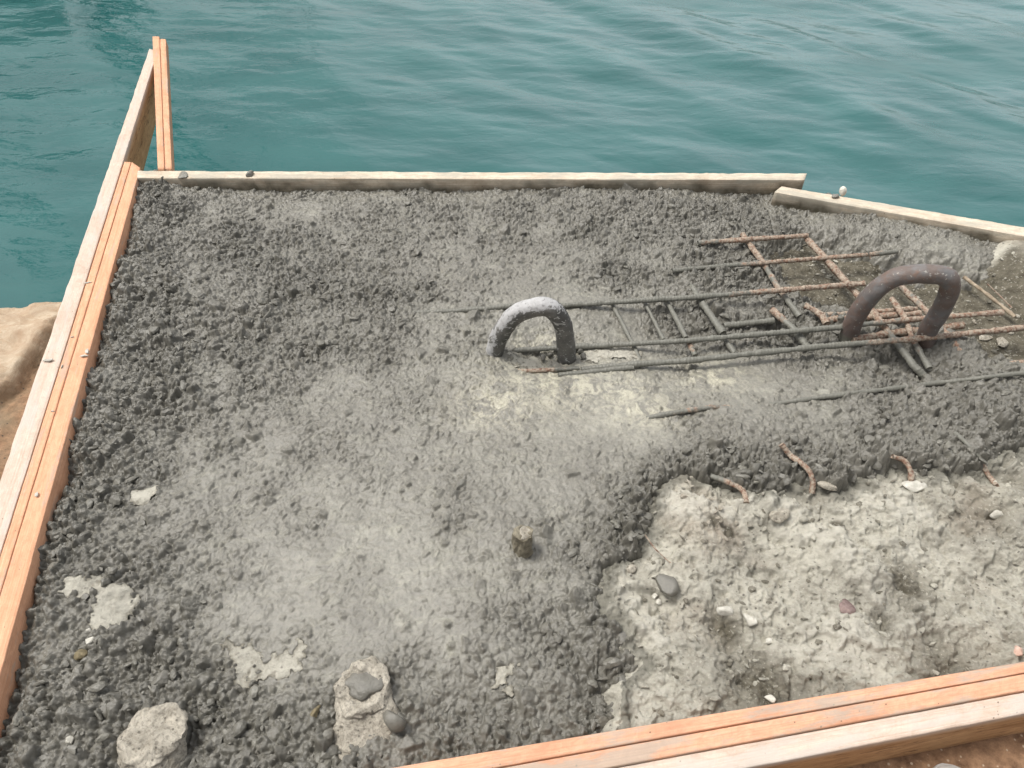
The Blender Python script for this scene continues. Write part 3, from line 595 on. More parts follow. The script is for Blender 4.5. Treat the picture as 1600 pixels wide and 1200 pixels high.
# ------------------------------------------------------------------ tubes: reinforcing bars and mooring loops
def tube_mesh(name, P, rad, nseg=12, attrs=None, ribs=0.0, pitch=0.011, flat=1.0, seed=1, dent=0.0, step=None):
    P = np.array([tuple(p) for p in P], dtype=float); d = np.r_[0, np.cumsum(np.linalg.norm(np.diff(P, axis=0), axis=1))]; L = d[-1]
    step = step or (0.0028 if ribs else 0.006); N = max(int(L / step), 3); T = np.linspace(0, L, N + 1)
    C = np.stack([np.interp(T, d, P[:, k]) for k in range(3)], -1)
    if len(P) > 2:
        k = max(int(0.012 / (L / N)), 1); ker = np.ones(2 * k + 1) / (2 * k + 1)
        pad = np.concatenate([C[:1] + (C[:1] - C[1:k + 1][::-1]), C, C[-1:] + (C[-1:] - C[-k - 1:-1][::-1])])
        C = np.stack([np.convolve(pad[:, q], ker, 'valid') for q in range(3)], -1)
    tg = np.gradient(C, axis=0); tg /= np.linalg.norm(tg, axis=1)[:, None]
    up = np.array([0, 0, 1.0]); sd = np.cross(tg, up); bad = np.linalg.norm(sd, axis=1) < 0.2
    # parallel transport
    Uv = np.zeros_like(C); u0 = np.cross(tg[0], [0, 0, 1.0]); 
    if np.linalg.norm(u0) < 0.1: u0 = np.array([1.0, 0, 0])
    u0 /= np.linalg.norm(u0)
    for i in range(N + 1):
        u0 = u0 - tg[i] * np.dot(u0, tg[i]); u0 /= np.linalg.norm(u0); Uv[i] = u0
    Wv = np.cross(tg, Uv); th = np.linspace(0, 2 * math.pi, nseg, endpoint=False)
    TT, TH = np.meshgrid(T, th, indexing='ij')
    rr = rad * (1 + 0.05 * (vnoise(TT / 0.02 + seed, TH * 1.5, 400 + seed % 50) - 0.5) * 2)
    if ribs:
        ph = (TT / pitch + 0.35 * np.sin(TH)) % 1.0
        rr = rr + ribs * np.exp(-((ph - 0.5) / 0.17) ** 2) + ribs * 0.8 * (np.abs(np.cos(TH)) > 0.96)
    if dent: rr = rr * (1 + dent * (fbm(TT / 1.0, np.cos(TH) * 0.008, 0.02, 410 + seed % 40, 4)))
    V = C[:, None] + (Uv[:, None] * np.cos(TH)[..., None] + Wv[:, None] * np.sin(TH)[..., None] * flat) * rr[..., None]
    i = np.arange((N + 1) * nseg).reshape(N + 1, nseg); j = np.roll(i, -1, 1)
    Fq = np.stack([i[:-1], j[:-1], j[1:], i[1:]], -1).reshape(-1, 4); V = V.reshape(-1, 3); n0 = len(V)
    caps = [[i[0, q], i[0, q + 1], i[0, nseg - 2 - q], i[0, nseg - 1 - q]] for q in range(nseg // 2 - 1)] + [[i[-1, nseg - 1 - q], i[-1, nseg - 2 - q], i[-1, q + 1], i[-1, q]] for q in range(nseg // 2 - 1)]
    A = {k: np.repeat(np.interp(T / L, np.linspace(0, 1, len(a)), a), nseg) for k, a in (attrs or {}).items()}
    return mesh_np(name, V, np.concatenate([Fq, np.array(caps)]), A), V
def bar(pts, r, mud, label, ribs=0.0011, cat='rebar', name='rebar', seed=1, group='steel reinforcing bars laid in the pour', flat=1.0):
    P = [seat(p[0], p[1], r * 0.3) if p[2] is None else seat(p[0], p[1], p[2] - 1) if p[2] > 0.5 else at(p[0], p[1], p[2] + (0.0025 if p[2] < 0.022 else 0)) for p in pts]
    if ribs == 0.0011: ribs = r * 0.17
    me, _ = tube_mesh(name, P, r, 12, {'mud': mud}, ribs, seed=seed, flat=flat, pitch=0.010 if r < 0.010 else 0.013, dent=0.38)
    return tag(link(name, me, M_rebar), label, cat, group)
r1, r2 = 0.0078, 0.0105
a_, b_, lo = 0.026, 0.034, 0.008
BARS = [
 ([(1090, 379.5, a_), (1262, 368, a_ + .004)], r1, [.75, .15, .1, .1], 'farthest of the lengthwise steel bars, clean and rusty, above the pit'),
 ([(1050, 423, .018), (1100, 418, .024), (1366, 397, .030), (1402, 393, .018)], .0068, [1, .9, .35, .2, .15, .9], 'lengthwise bar with a crooked tie wire on it, second from the far side'),
 ([(640, 487, .992), (700, 485.5, .998), (750, 483, 1.001), (800, 481, 1.006), (884, 477, .022), (1078, 465, .030), (1350, 443, .034)], .0078, [1, 1, .8, .9, 1, .5, .15, .1], 'long bar running behind both mooring loops, its right half rusty'),
 ([(786, 549, -.002), (866, 544, .008), (1066, 533, .026), (1316, 511, .032), (1400, 501, .032), (1566, 488, .034)], .0080, [1, .9, .9, 1, 1, .6, .1, .1], 'lengthwise bar passing through both mooring loops, grey at left and rusty at right'),
 ([(908, 578, .008), (970, 571, .018), (1080, 563, .030), (1266, 543, .036), (1423, 530, .038), (1600, 512, .038)], .0082, [.9, 1, 1, .9, .5, .15, .2], 'near long bar crossing in front of the rusty loop, lying on the cross bars'),
 ([(801, 581, .004), (905, 575, .012)], .0062, [.4, .3, .8], 'short thin reddish bar at the foot of the black and white loop'),
 ([(872, 586, .010), (990, 574, .018)], .0070, [1, .8, 1], 'short muddy bar lapped beside the near long bar'),
 ([(1010, 652, .996), (1040, 648, 1.002), (1079, 643, 1.006), (1115, 637, 1.003), (1150, 634, .994), (1200, 630, .992), (1266, 623, 1.0), (1330, 616, 1.003), (1466, 602, 1.010), (1540, 594, 1.012), (1600, 588, 1.014), (1700, 578, 1.014)], .0062, [.8, .35, .9, 1, 1, 1, 1], 'half sunk bar in the smooth cement, nearest of the long bars'),
 ([(1536, 574, .002), (1620, 563, .010)], .0065, [.5, .3], 'pale bar end at the right edge, right of the crossing bars'),
 ([(1160, 366, .014), (1193, 412, .010), (1216, 450, .008), (1228, 466, 0), (1250, 495, -.006)], .0088, [.3, .2, .5, .5, .8], 'cross bar under the far left corner of the pit grid, patchy pale'),
 ([(1260, 373, .016), (1296, 411, .016), (1333, 453, .012), (1366, 490, .010), (1394, 527, .008), (1429, 573, -.002), (1446, 590, -.02)], .0098, [.2, .1, .2, .1, .2, .8, 1], 'longest cross bar, strongly ribbed, passing behind the left leg of the rusty loop'),
 ([(1398, 438, .006), (1447, 486, .006), (1470, 510, 0)], .0088, [.45, .5, .3], 'pale cross bar seen through the opening of the rusty loop'),
 ([(1393, 466, .024), (1416, 500, .020), (1425, 528, .012), (1452, 576, -.004)], .0080, [.1, .1, .5, .9], 'flat edged cross bar standing proud inside the rusty loop'),
 ([(1466, 510, .012), (1499, 547, .008), (1530, 578, -.002), (1552, 602, -.02)], r2, [.1, .1, .5, 1], 'thick ribbed cross bar at the right foot of the rusty loop'),
 ([(1464, 528, .004), (1478, 552, -.004), (1487, 578, -.014)], .0095, [.4, .8, 1], 'muddy bar stub just in front of the right foot of the rusty loop'),
 ([(1206, 484, .010), (1238, 512, .008), (1247, 523, .004), (1264, 545, -.004)], r2, [.1, .4, .8, 1, 1], 'stub with a bright rusty end under the middle long bar'),
 ([(1258, 477, .014), (1272, 484, .014), (1285, 494, .012), (1292, 506, .008)], .0092, [.1, .2, .1], 'short bent bar with a pale cut end left of the rusty loop'),
 ([(1284, 492, .004), (1432, 482, .006)], .0068, [.2, .1, .1], 'upper of three short orange bars crossing inside the rusty loop'),
 ([(1284, 500, .000), (1438, 490, .002)], .0095, [.3, .0, .1], 'thick ribbed orange bar crossing inside the rusty loop, middle of three'),
 ([(1330, 531, .002), (1400, 520, .002), (1504, 508, .004)], r2, [.2, .1, .1], 'lowest of three short orange bars, its cut end right of the rusty loop'),
 ([(1130, 509, -.004), (1208, 501, -.004)], .0095, [1, .9, .8], 'mud covered short bar lying between two cross bars'),
 ([(1076, 442, .004), (1093, 467, .010), (1110, 492, .008), (1130, 521, .004)], r2, [1, 1, 1], 'thick grey cross bar wholly coated with cement'),
 ([(1036, 464, .008), (1044, 474, .008), (1072, 528, .006)], .0070, [1, 1, .9], 'thin coated cross bar, third from the black and white loop'),
 ([(1004, 466, .006), (1010, 478, .006), (1037, 531, .002)], .0056, [.9, 1, .9], 'thinnest coated cross bar, second from the black and white loop'),
 ([(956, 474, .006), (985, 530, .004), (1000, 562, .000)], .0058, [.9, 1, .9], 'coated cross bar nearest the black and white loop'),
 ([(1076, 534, .010), (1086, 556, .004)], .0070, [.3, .7], 'short rusty piece of bar between the two near long bars'),
 ([(1131, 528, .008), (1148, 552, .002)], .0080, [1, 1], 'short cement coated piece of bar between the two near long bars'),
 ([(1109, 745, 1.006), (1136, 757, 1.010), (1154, 767, 1.014), (1162, 776, 1.012), (1166, 786, 1.0)], .0065, [.9, .5, .15, .1], 'bent bar end at the edge of the wet concrete, first from the left'),
 ([(1216, 706, 1.03), (1232, 720, 1.018), (1248, 731, 1.022), (1260, 744, 1.022), (1268, 756, 1.014), (1269, 770, 1.0)], .0068, [.3, .1, .4, .1], 'bent pinkish bar rising from the dark stones, its tip free'),
 ([(1392, 715, 1.006), (1404, 724, 1.02), (1414, 734, 1.02), (1420, 745, 1.016), (1423, 758, 1.0)], .0065, [.4, .1, .4], 'bent bar end above the flat pale stone'),
 ([(1492, 678, None), (1512, 695, None), (1529, 713, None), (1540, 737, None), (1550, 752, None), (1557, 760, None)], .0055, [1, .9, .3, .4], 'thin bent bar end reaching onto the old slab at right'),
]
for k, (pts, r, mud, lab) in enumerate(BARS): bar(pts, r, mud, lab, seed=k + 1)
def stick(pts, r, mat, label, cat, name, seed, group=None, mud=(0,)):
    P = [at(*p) for p in pts]; me, _ = tube_mesh(name, P, r, 8, {'mud': list(mud) * 2, 'luv': [0, 0]}, 0.0, seed=seed, dent=0.5); o = link(name, me, mat)
    return tag(o, label, cat, group)
M_twig = mat_stone('dry_wood', (0.20, 0.15, 0.10), (0.42, 0.35, 0.26), 0.9, 60)
stick([(1506, 433, .01), (1540, 458, .012), (1586, 495, .004)], .0055, M_twig, 'pale dry stick lying in the brown pit near the right edge', 'stick', 'stick', 60)
stick([(1542, 443, .035), (1560, 460, .018), (1581, 481, .008)], .0026, M_rebar, 'thin twig leaning over the pale stick, its tip reddish', 'twig', 'twig', 61)
stick([(1346, 387, .052), (1353, 391, .050), (1358, 396, .042), (1360, 404, .026)], .0022, M_rebar, 'crooked wire hooked over the second lengthwise bar', 'wire', 'tie_wire', 62, mud=(.6,))
stick([(1265, 382, .0), (1300, 425, .0), (1336, 462, .0)], .0016, M_rebar, 'thin wire running under the longest cross bar', 'wire', 'tie_wire', 63, mud=(.3,))
stick([(1008, 836, .03), (1022, 856, .03), (1045, 878, .026), (1070, 890, .02)], .0018, M_rebar, 'thin rusty wire curling over the left tip of the old slab', 'wire', 'tie_wire', 64, mud=(.3,))

# mooring loops
def loop(name, pix, A, B, tilt, r, mat, attrs, label, seed):
    A = Vector(A); B = Vector(B); d = (B - A).normalized(); up = Vector((0, 0, 1)); n0 = d.cross(up).normalized()
    n = (n0 * math.cos(tilt) + up * math.sin(tilt)).normalized()
    P = [at_plane(px, py, A, n) for px, py in pix]
    P = [P[0] + (P[0] - P[1]).normalized() * 0.05] + P + [P[-1] + (P[-1] - P[-2]).normalized() * 0.05]
    # smooth spline
    Q = []
    for i in range(1, len(P) - 2):
        for t in np.linspace(0, 1, 8, endpoint=False):
            p0, p1, p2, p3 = P[i - 1], P[i], P[i + 1], P[i + 2]
            Q.append(0.5 * ((2 * p1) + (p2 - p0) * t + (2 * p0 - 5 * p1 + 4 * p2 - p3) * t * t + (3 * p1 - p0 - 3 * p2 + p3) * t ** 3))
    Q = [P[0]] + Q + [P[-2], P[-1]]
    me, V = tube_mesh(name, Q, r, 32, attrs, 0.0, seed=seed, step=0.004)
    if 'paint' in attrs:
        a = me.attributes['paint']; vals = np.zeros(len(me.vertices), dtype=np.float32); a.data.foreach_get('value', vals)
        N = np.zeros(len(me.vertices) * 3, dtype=np.float32); me.vertices.foreach_get('normal', N); N = N.reshape(-1, 3)
        vals = vals * (0.25 + 0.75 * sstep(N[:, 2] * 0.8 - N[:, 0] * 0.55 + 0.1, 0.15, 0.6)); a.data.foreach_set('value', vals)
    return tag(link(name, me, mat), label, 'mooring loop', 'steel mooring loops set in the concrete')
loop('mooring_loop', [(770, 562), (772, 553), (780, 526), (801, 495), (828, 482), (851, 479), (869, 489), (880, 510), (884, 533), (885, 552), (886, 566)],
     at(772, 556, 0), at(886, 562, 0), R(0), 0.0265, mat_hook(False), {'paint': [1.1, 1.15, .9, .6, .9, .95, .85, .45, .15, .25, .5], 'mud': [1, .3, 0, 0, 0, 0, 0, 0, 0, .15, .6], 'rust': [0, 0]},
     'smaller loop of thick steel, black with peeling white paint on top', 3)
loop('mooring_loop', [(1324, 532), (1326, 524), (1336, 498), (1355, 468), (1379, 445), (1407, 431), (1443, 428), (1472, 430), (1484, 440), (1481, 462), (1465, 493), (1449, 519), (1447, 545)],
     at(1326, 524, 0.0), at(1449, 530, 0.01), R(-4), 0.0265, mat_hook(True), {'mud': [1, .9, 0, 0, 0, 0, 0, 0, 0, 0, 0, 0, .2, .5], 'rust': [.5, .5, .4, .1, 0, 0, 0, 0, 0, .2, .5, .7]},
     'larger rusty brown loop of thick steel standing over the bars', 4)

# ------------------------------------------------------------------ single stones, stubs and lumps
M_dark = M_fresh
M_white = mat_stone('white_stone', (0.36, 0.34, 0.29), (0.62, 0.60, 0.53), 0.85)
def mat_stub():
    b = NB('stub_concrete'); c = b.coord(); n = b.noise(c, 22, 8, 0.75, 0.6); v = b.vor(c, 70); n2 = b.noise(c, 160, 5, 0.7)
    base = b.mix(b.ramp(n, [(0.36, 0.0), (0.60, 1.0)]), (0.33, 0.295, 0.235), (0.60, 0.55, 0.455))
    base = b.mix(b.ramp(v, [(0.12, 1.0), (0.2, 0.0)]), base, (0.20, 0.18, 0.145))
    base = b.mix(b.math('MULTIPLY', b.ramp(n2, [(0.4, 1.0), (0.5, 0.0)]), 0.5), base, (0.16, 0.14, 0.11))
    bp = b.bump(n2, 0.002, 1.0); bp = b.bump(v, 0.004, 0.7, bp); bp = b.bump(n, 0.016, 1.0, bp)
    return b.done(base, 0.92, bp)
M_lump = mat_stub()
M_bolt = mat_stone('corroded_stub', (0.11, 0.09, 0.05), (0.26, 0.21, 0.12), 0.75, 45)
def lump(name, px, py, size, mat, label, cat, seed, group=None, lift=0.3, facets=11, sub=4, rz=None, attrs=None, z=None, noise=0.05):
    rs = np.random.RandomState(seed); V, Fq = ico(sub); n = rs.normal(size=(facets, 3)); n /= np.linalg.norm(n, axis=1)[:, None]; dd = rs.uniform(0.50, 0.86, facets)
    pr = V @ n.T; s = np.minimum(np.min(np.where(pr > 0.05, dd / np.maximum(pr, 0.05), 9), axis=1), 1.0)
    V = V * s[:, None]; V = V * (1 + noise * fbm(V[:, 0] + seed, V[:, 1] + V[:, 2] * 0.7, 0.5, seed, 4))[:, None]
    a = rs.rand() * 6.28 if rz is None else rz; c, sn = math.cos(a), math.sin(a)
    V = (V * np.array(size)) @ np.array([[c, sn, 0], [-sn, c, 0], [0, 0, 1]])
    p = seat(px, py) if z is None else at(px, py, z); V = V + np.array([p.x, p.y, p.z + size[2] * lift])
    A = {k: np.full(len(V), v) for k, v in (attrs or {}).items()}
    return tag(link(name, mesh_np(name, V, Fq, A), mat, smooth=sub > 3), label, cat, group)
lump('pebble', 1314, 303, (.017, .014, .019), M_white, 'white pebble sitting on the slanting far board', 'pebble', 31, z=0.06, lift=0.6, facets=8)
lump('mortar_crumb', 1304, 308, (.016, .012, .010), M_fresh, 'grey crumb of mortar beside the white pebble on the slanting board', 'crumb', 32, z=0.06, lift=0.4, attrs={'slurry': .6})
lump('mortar_crumb', 391, 274, (.020, .013, .012), M_fresh, 'grey crumb of mortar on the far beam, left part', 'crumb', 33, z=0.07, lift=0.4, attrs={'slurry': .4})
lump('mortar_splash', 287, 274, (.026, .030, .006), M_fresh, 'thin grey mortar splash on top of the far beam by its left end', 'splash', 34, z=0.07, lift=0.2, attrs={'slurry': .9})
lump('stone', 1426, 762, (.034, .018, .010), M_white, 'flat pale stone under a bent bar end', 'stone', 35, lift=0.7, rz=0.1)
lump('stone', 1040, 918, (.030, .028, .022), M_fresh, 'dark cement coated stone lying on the old slab', 'stone', 36, attrs={'slurry': 0.0})
lump('pebble', 986, 891, (.014, .010, .009), M_lump, 'smooth grey pebble at the left tip of the old slab', 'pebble', 37, sub=3, lift=.6)
PB = 'small pale pebbles'
lump('pebble', 1023, 932, (.009, .008, .007), M_white, 'upper of two tiny white pebbles below the dark coated stone', 'pebble', 38, PB, .6)
lump('pebble', 1029, 941, (.008, .007, .007), M_white, 'lower of two tiny white pebbles below the dark coated stone', 'pebble', 39, PB, .6)
lump('pebble', 141, 1003, (.011, .008, .008), M_white, 'white pebble among dark stones beside the bald pale patch at left', 'pebble', 40, PB, .6)
lump('pebble', 139, 986, (.006, .005, .005), M_white, 'tiny white pebble just above the larger one at left', 'pebble', 41, PB, .6)
lump('pebble', 111, 1160, (.010, .010, .010), M_white, 'round white pebble in the lower left corner', 'pebble', 42, PB, .6)
lump('stone', 130, 1025, (.016, .013, .013), M_bolt, 'olive brown stone below the white pebble at left', 'stone', 43)
lump('stone', 494, 1113, (.016, .009, .009), M_bolt, 'yellowish brown chip left of the big stub', 'stone', 44)
lump('stone', 1130, 955, (.014, .022, .010), M_white, 'upright pale chip on the old slab, left part', 'stone', 45, lift=.4, facets=8, sub=3)
lump('stone', 1173, 970, (.016, .022, .009), M_white, 'angular pale chip right of the upright chip on the old slab', 'stone', 46, lift=.4, facets=8, sub=3)
lump('stone', 1200, 1003, (.011, .008, .007), M_white, 'small pale chip below the angular one on the old slab', 'stone', 47, lift=.5, sub=3)
lump('stone', 1218, 808, (.020, .032, .016), M_lump, 'pale upright fragment at the top of the old slab', 'stone', 48, lift=.3, facets=8)
lump('stone', 1555, 805, (.022, .016, .012), M_white, 'cracked pale stone on the brown patch at right', 'stone', 49, lift=.4, sub=3, facets=8)
lump('stone', 1322, 950, (.022, .020, .006), mat_stone('dark_pink_stone', (0.12, 0.08, 0.075), (0.26, 0.19, 0.17), .8, 60), 'dark purplish disc shaped stone embedded in the slab', 'stone', 50, lift=.3)
lump('stone', 1202, 1093, (.014, .010, .009), M_white, 'white chip in the brown hollow near the near boards', 'stone', 51, lift=.5, sub=3)
lump('stone', 1590, 1018, (.018, .012, .010), mat_stone('pink_stone', (0.40, 0.25, 0.19), (0.60, 0.44, 0.36), .8, 60), 'pinkish stone by the near boards at the right edge', 'stone', 52, lift=.4, sub=3)
lump('stone', 1537, 529, (.026, .013, .010), M_lump, 'flat grey stone in the pit right of the rusty loop', 'stone', 53, lift=.4)
lump('stone', 1565, 535, (.030, .018, .010), M_lump, 'larger round grey stone in the pit at the right edge', 'stone', 54, lift=.4)
lump('stone', 1560, 562, (.020, .015, .014), M_fresh, 'dark lump in the pit at the right edge', 'stone', 55, lift=.4, attrs={'slurry': .1})
lump('stone', 1292, 760, (.030, .012, .010), M_lump, 'grey sliver lying at the edge of the dark stones', 'stone', 56, lift=.5, rz=-.4)
for k, (px_, py_) in enumerate(((850, 545), (838, 552), (860, 556), (848, 563), (868, 547), (906, 552), (912, 560))):
    lump('stone', px_, py_, (.012, .010, .010), M_fresh, ['uppermost small dark stone between the legs of the black and white loop', 'leftmost small dark stone between the legs of the black and white loop', 'lowest right small dark stone between the legs of the black and white loop',
  'small dark stone at the middle bottom between the legs of the black and white loop', 'small dark stone touching the inside of the right leg of the black and white loop', 'upper small dark stone just right of the black and white loop', 'lower small dark stone just right of the black and white loop'][k], 'stone', 70 + k, 'dark stones at the foot of the smaller loop', lift=.9, sub=3, attrs={'slurry': 0.05}, facets=9)
# white flecks on the left boards
for k, (px_, py_, a, b2, lab) in enumerate(((138, 442, .013, .004, 'white fleck across the orange batten, farthest up the left boards'), (77, 563, .016, .007, 'largest white splash on the pale left board'),
    (136, 549, .007, .010, 'upright white flake on the inner edge of the left batten'), (132, 556, .012, .006, 'white flake below the upright flake on the left batten'),
    (97, 573, .003, .008, 'slim white fleck on the left batten right of the largest splash'), (113, 527, .006, .003, 'small white speck on the outer left batten'), (82, 643, .006, .003, 'small white speck low on the inner left batten'), (57, 773, .006, .007, 'grey white crumb lowest on the inner left batten'))):
    lump('white_fleck', px_, py_, (a, b2, .003), M_white, lab, 'fleck', 90 + k, 'white flecks on the left formwork', z=ZT + 0.003, lift=.4, sub=3, rz=0.2, noise=.5)

def stub(name, top, base, rt, rb, seed, mat, label, cat, capmat=None, H=None):
    """a rough stump: column from a buried base up to a rounded top"""
    zt = H; p = at(top[0], top[1], zt); q = at(base[0], base[1], ground_z(at(base[0], base[1], 0)) - 0.03)
    ax = np.array([(p - q).x, (p - q).y, (p - q).z]); n, m = 72, 64
    th = np.linspace(0, 2 * math.pi, m, endpoint=False); V = []
    for i in range(n):
        t = i / (n - 1)
        if t < 0.72: s = t / 0.72; rr = rb + (rt - rb) * s; c = np.array(q[:]) + ax * s
        else: s = (t - 0.72) / 0.28; rr = rt * math.sqrt(max(1 - s ** 2.6, 0)); c = np.array(q[:]) + ax + np.array([0, 0, rt * 0.30 * s])
        X_ = np.cos(th) * 1.0; Y_ = np.sin(th)
        fd_ = min(1, rr / rt); f = 1 + fd_ * 0.42 * fbm(X_ + seed, Y_ + t * 1.6, 0.9, seed, 5, 0.6) + 0.09 * fbm(X_ * 4 + seed, Y_ * 4 + t * 9, 0.8, seed + 9, 5, 0.65)
        zz = (0.026 * fbm(X_ * rr + seed, Y_ * rr, 0.06, seed + 4, 4) + 0.006 * fbm(X_ * rr + seed, Y_ * rr, 0.012, seed + 5, 3)) * sstep(t, 0.5, 0.8)
        V.append(np.stack([c[0] + X_ * rr * f, c[1] + Y_ * rr * f, c[2] + zz + 0 * th], -1))
    V = np.array(V).reshape(-1, 3); i = np.arange(n * m).reshape(n, m); j = np.roll(i, -1, 1)
    Fq = np.stack([i[:-1], j[:-1], j[1:], i[1:]], -1).reshape(-1, 4)
    return tag(link(name, mesh_np(name, V, Fq), mat), label, cat), p
o1, p1 = stub('concrete_stub', (566, 1078), (572, 1170), .058, .072, 12, M_lump, 'big rough pale stub by the near edge, with a dark mortar patch on top', 'concrete stub', H=0.035)
o2, p2 = stub('concrete_stub', (243, 1150), (240, 1230), .058, .070, 27, M_lump, 'rough pale stub cut by the bottom edge, at the lower left', 'concrete stub', H=0.03)
o3, p3 = stub('metal_stub', (818, 836), (815, 868), .021, .026, 33, mat_stone('coated_stub', (0.13, 0.115, 0.08), (0.27, 0.24, 0.175), 0.8, 60), 'small brownish stub with a pale top rising from the wet concrete', 'stub', H=0.085)
V_, F_ = ico(3); V2 = V_ * (1 + 0.25 * fbm(V_[:, 0] + 3, V_[:, 1], 0.5, 77, 3))[:, None] * np.array((.019, .017, .005)) + np.array([p3.x, p3.y + .001, p3.z + .007])
c_ = link('cap', mesh_np('cap', V2, F_), M_lump, o3)
V2 = V_ * (1 + 0.5 * fbm(V_[:, 0] + 5, V_[:, 1], 0.5, 78, 4))[:, None] * np.array((.036, .030, .007)) + np.array([p1.x + .002, p1.y + .010, p1.z + .008])
c_ = link('mortar_patch', mesh_np('mortar_patch', V2, F_, {'slurry': np.full(len(V_), .1)}), M_fresh, o1)
lump('stone', 617, 1128, (.026, .022, .026), M_fresh, 'dark coated stone against the right side of the big stub', 'stone', 58, attrs={'slurry': 0.05}, lift=.3, facets=7)

# ------------------------------------------------------------------ shoe of the person standing at the near side
def shoe():
    root = bpy.data.objects.new('shoe', None); col.objects.link(root); tip = at(1487, 1193, 0.0)
    ang = R(-14); root.rotation_euler = (0, 0, -ang)
    f = Vector((math.sin(ang), math.cos(ang), 0)); root.location = (tip.x - f.x * 0.275, tip.y - f.y * 0.275, GZ + 0.004)
    tag(root, 'grey white sports shoe with its toe at the near board, bottom right', 'shoe')
    Mu = mat_stone('shoe_fabric', (0.34, 0.32, 0.30), (0.50, 0.48, 0.45), 0.8, 120); Ms = mat_stone('shoe_rubber', (0.30, 0.29, 0.27), (0.42, 0.40, 0.38), 0.6, 30); Md = mat_stone('shoe_trim', (0.06, 0.06, 0.06), (0.14, 0.13, 0.12), .7, 90)
    ys_ = [0, .01, .03, .07, .12, .17, .21, .24, .262, .275, .282]; hw = [.018, .026, .032, .033, .034, .042, .046, .044, .036, .022, .003]; tp = [.085, .095, .098, .094, .082, .066, .055, .048, .042, .036, .028]
    def loft(name, hs_, lo, hi, mat, grow=0.0, y_from=0, y_to=.3, exp=2.4):
        V = []; m = 28; Y_ = np.linspace(max(0, y_from), min(.282, y_to), 40)
        for y in Y_:
            a = np.interp(y, ys_, hs_) + grow; l_ = lo; h_ = np.interp(y, ys_, hi) if not np.isscalar(hi) else hi
            for k in range(m):
                t = 2 * math.pi * k / m; cx, sx = math.cos(t), math.sin(t)
                V.append((a * np.sign(cx) * abs(cx) ** (2 / exp), y + (grow if y > .2 else -grow if y < .05 else 0), (l_ + h_) / 2 + (h_ - l_) / 2 * np.sign(sx) * abs(sx) ** (2 / exp)))
        n = len(Y_); i = np.arange(n * m).reshape(n, m); j = np.roll(i, -1, 1); Fq = np.stack([i[:-1], j[:-1], j[1:], i[1:]], -1).reshape(-1, 4)
        c = [[i[e, q], i[e, q + 1], i[e, m - 2 - q], i[e, m - 1 - q]] for e in (0, -1) for q in range(m // 2 - 1)]
        return link(name, mesh_np(name, V, np.concatenate([Fq, np.array(c)])), mat, root)
    loft('upper', hw, .018, tp, Mu); loft('sole', hw, 0.0, .028, Ms, .004, exp=6)
    loft('toe_cap', hw, .022, [t + .0015 for t in tp], Ms, .0012, .235, .29)
    loft('collar', [h * .62 for h in hw], .07, [t + .006 for t in tp], Md, 0, .012, .10)
    for k in range(5):
        y = .125 + .02 * k; h = np.interp(y, ys_, tp) + .002; P = [(x * .022, y + .004 * abs(x), h - .010 * x * x) for x in np.linspace(-1, 1, 7)]
        me, _ = tube_mesh('lace', P, .0028, 8, None, 0, flat=.6, seed=k, step=.004); link('lace', me, Ms, root)
    P = [(math.cos(t) * .030, .236 + math.sin(t) * .030, .0475 - .010 * math.sin(t) ** 2 - .003 * abs(math.cos(t))) for t in np.linspace(0.25, math.pi - .25, 12)]
    me, _ = tube_mesh('seam', P, .0016, 6, None, 0, step=.004); link('seam', me, Md, root)
shoe()

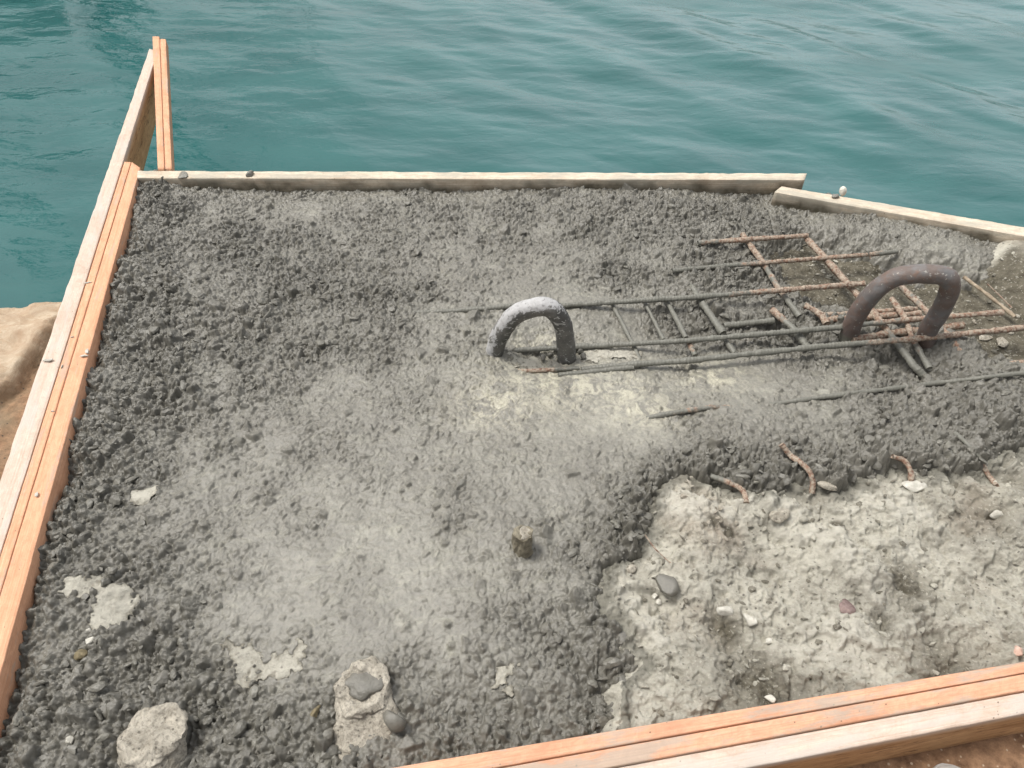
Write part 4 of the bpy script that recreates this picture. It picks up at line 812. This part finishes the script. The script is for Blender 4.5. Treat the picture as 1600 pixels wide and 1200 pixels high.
# ------------------------------------------------------------------ fishing boat moored beyond the upper left of the picture (its rig is mirrored in the sea)
def boat():
    root = bpy.data.objects.new('fishing_boat', None); col.objects.link(root); root.location = (-7.9, 15.0, WZ); root.rotation_euler = (0, 0, R(24))
    tag(root, 'dark fishing boat with mast and rigging, only its broken reflection shows on the sea', 'boat')
    Mk = mat_stone('boat_paint', (0.006, 0.006, 0.006), (0.012, 0.012, 0.012), .8, 8); Mw = mat_stone('cabin_paint', (0.30, 0.30, 0.28), (0.42, 0.42, 0.40), .6, 8)
    V = []; n, m = 24, 11
    for i in range(n):
        t = i / (n - 1) * 2 - 1; wd = 1.35 * (1 - abs(t) ** 3.0) ** 0.6 + .02; sh = 1.0 + 0.5 * t * t
        for k in range(m):
            a = math.pi * k / (m - 1); V.append((t * 4.2, -math.cos(a) * wd * (0.35 + .65 * abs(math.cos(a)) ** .3), sh - (sh + .35) * math.sin(a) ** .7))
    i = np.arange(n * m).reshape(n, m); Fq = np.stack([i[:-1, :-1], i[1:, :-1], i[1:, 1:], i[:-1, 1:]], -1).reshape(-1, 4)
    deck = [[i[a, 0], i[a, m - 1], i[a + 1, m - 1], i[a + 1, 0]] for a in range(n - 1)]
    link('hull', mesh_np('hull', V, np.concatenate([Fq, deck])), Mk, root)
    p = prism('cabin', [(-2.6, -.8), (-.6, -.8), (-.6, .8), (-2.6, .8)], 2.9, .9, Mw); p.parent = root
    def spar(name, a, b, r):
        me, _ = tube_mesh(name, [a, b], r, 10, None, 0, step=.1); link(name, me, Mk, root)
    spar('mast', (.3, 0, .9), (.3, 0, 9.6), .13); spar('mast', (-3.0, 0, 1), (-3.0, 0, 8.2), .10)
    spar('boom', (.3, 0, 5.6), (4.3, 0, 7.4), .07); spar('boom', (.3, 0, 5.2), (-3.0, 0, 6.6), .06); spar('yard', (.3, -1.5, 7.2), (.3, 1.5, 7.2), .05); spar('yard', (-3, -1.3, 6.2), (-3, 1.3, 6.2), .05)
    for a, b in (((.3, 0, 8.3), (4.1, 0, 1.4)), ((.3, 0, 8.3), (-4.1, 0, 1.4)), ((.3, -1.5, 7.2), (.9, -1.3, 1)), ((.3, 1.5, 7.2), (.9, 1.3, 1)), ((.3, 0, 8.3), (-3, 0, 6.9)), ((4.3, 0, 7.4), (.3, 0, 8.3)), ((4.3, 0, 7.4), (3.9, 0, 1.4)),
                 ((.3, 0, 7.8), (-.2, 1.3, 1)), ((.3, 0, 7.8), (-.2, -1.3, 1)), ((-3, 0, 6.8), (-4, .3, 1.4)), ((-3, -1.3, 6.2), (-2.2, -1.2, 1))): spar('rope', a, b, .034)
    # a brailed net hanging from the boom
    for k in range(7):
        a = (1.0 + .45 * k, 0, 5.9 + .2 * k); spar('net_fold', a, (1.1 + .38 * k, .2, 3.9 + .15 * (k % 3)), .05)
boat()
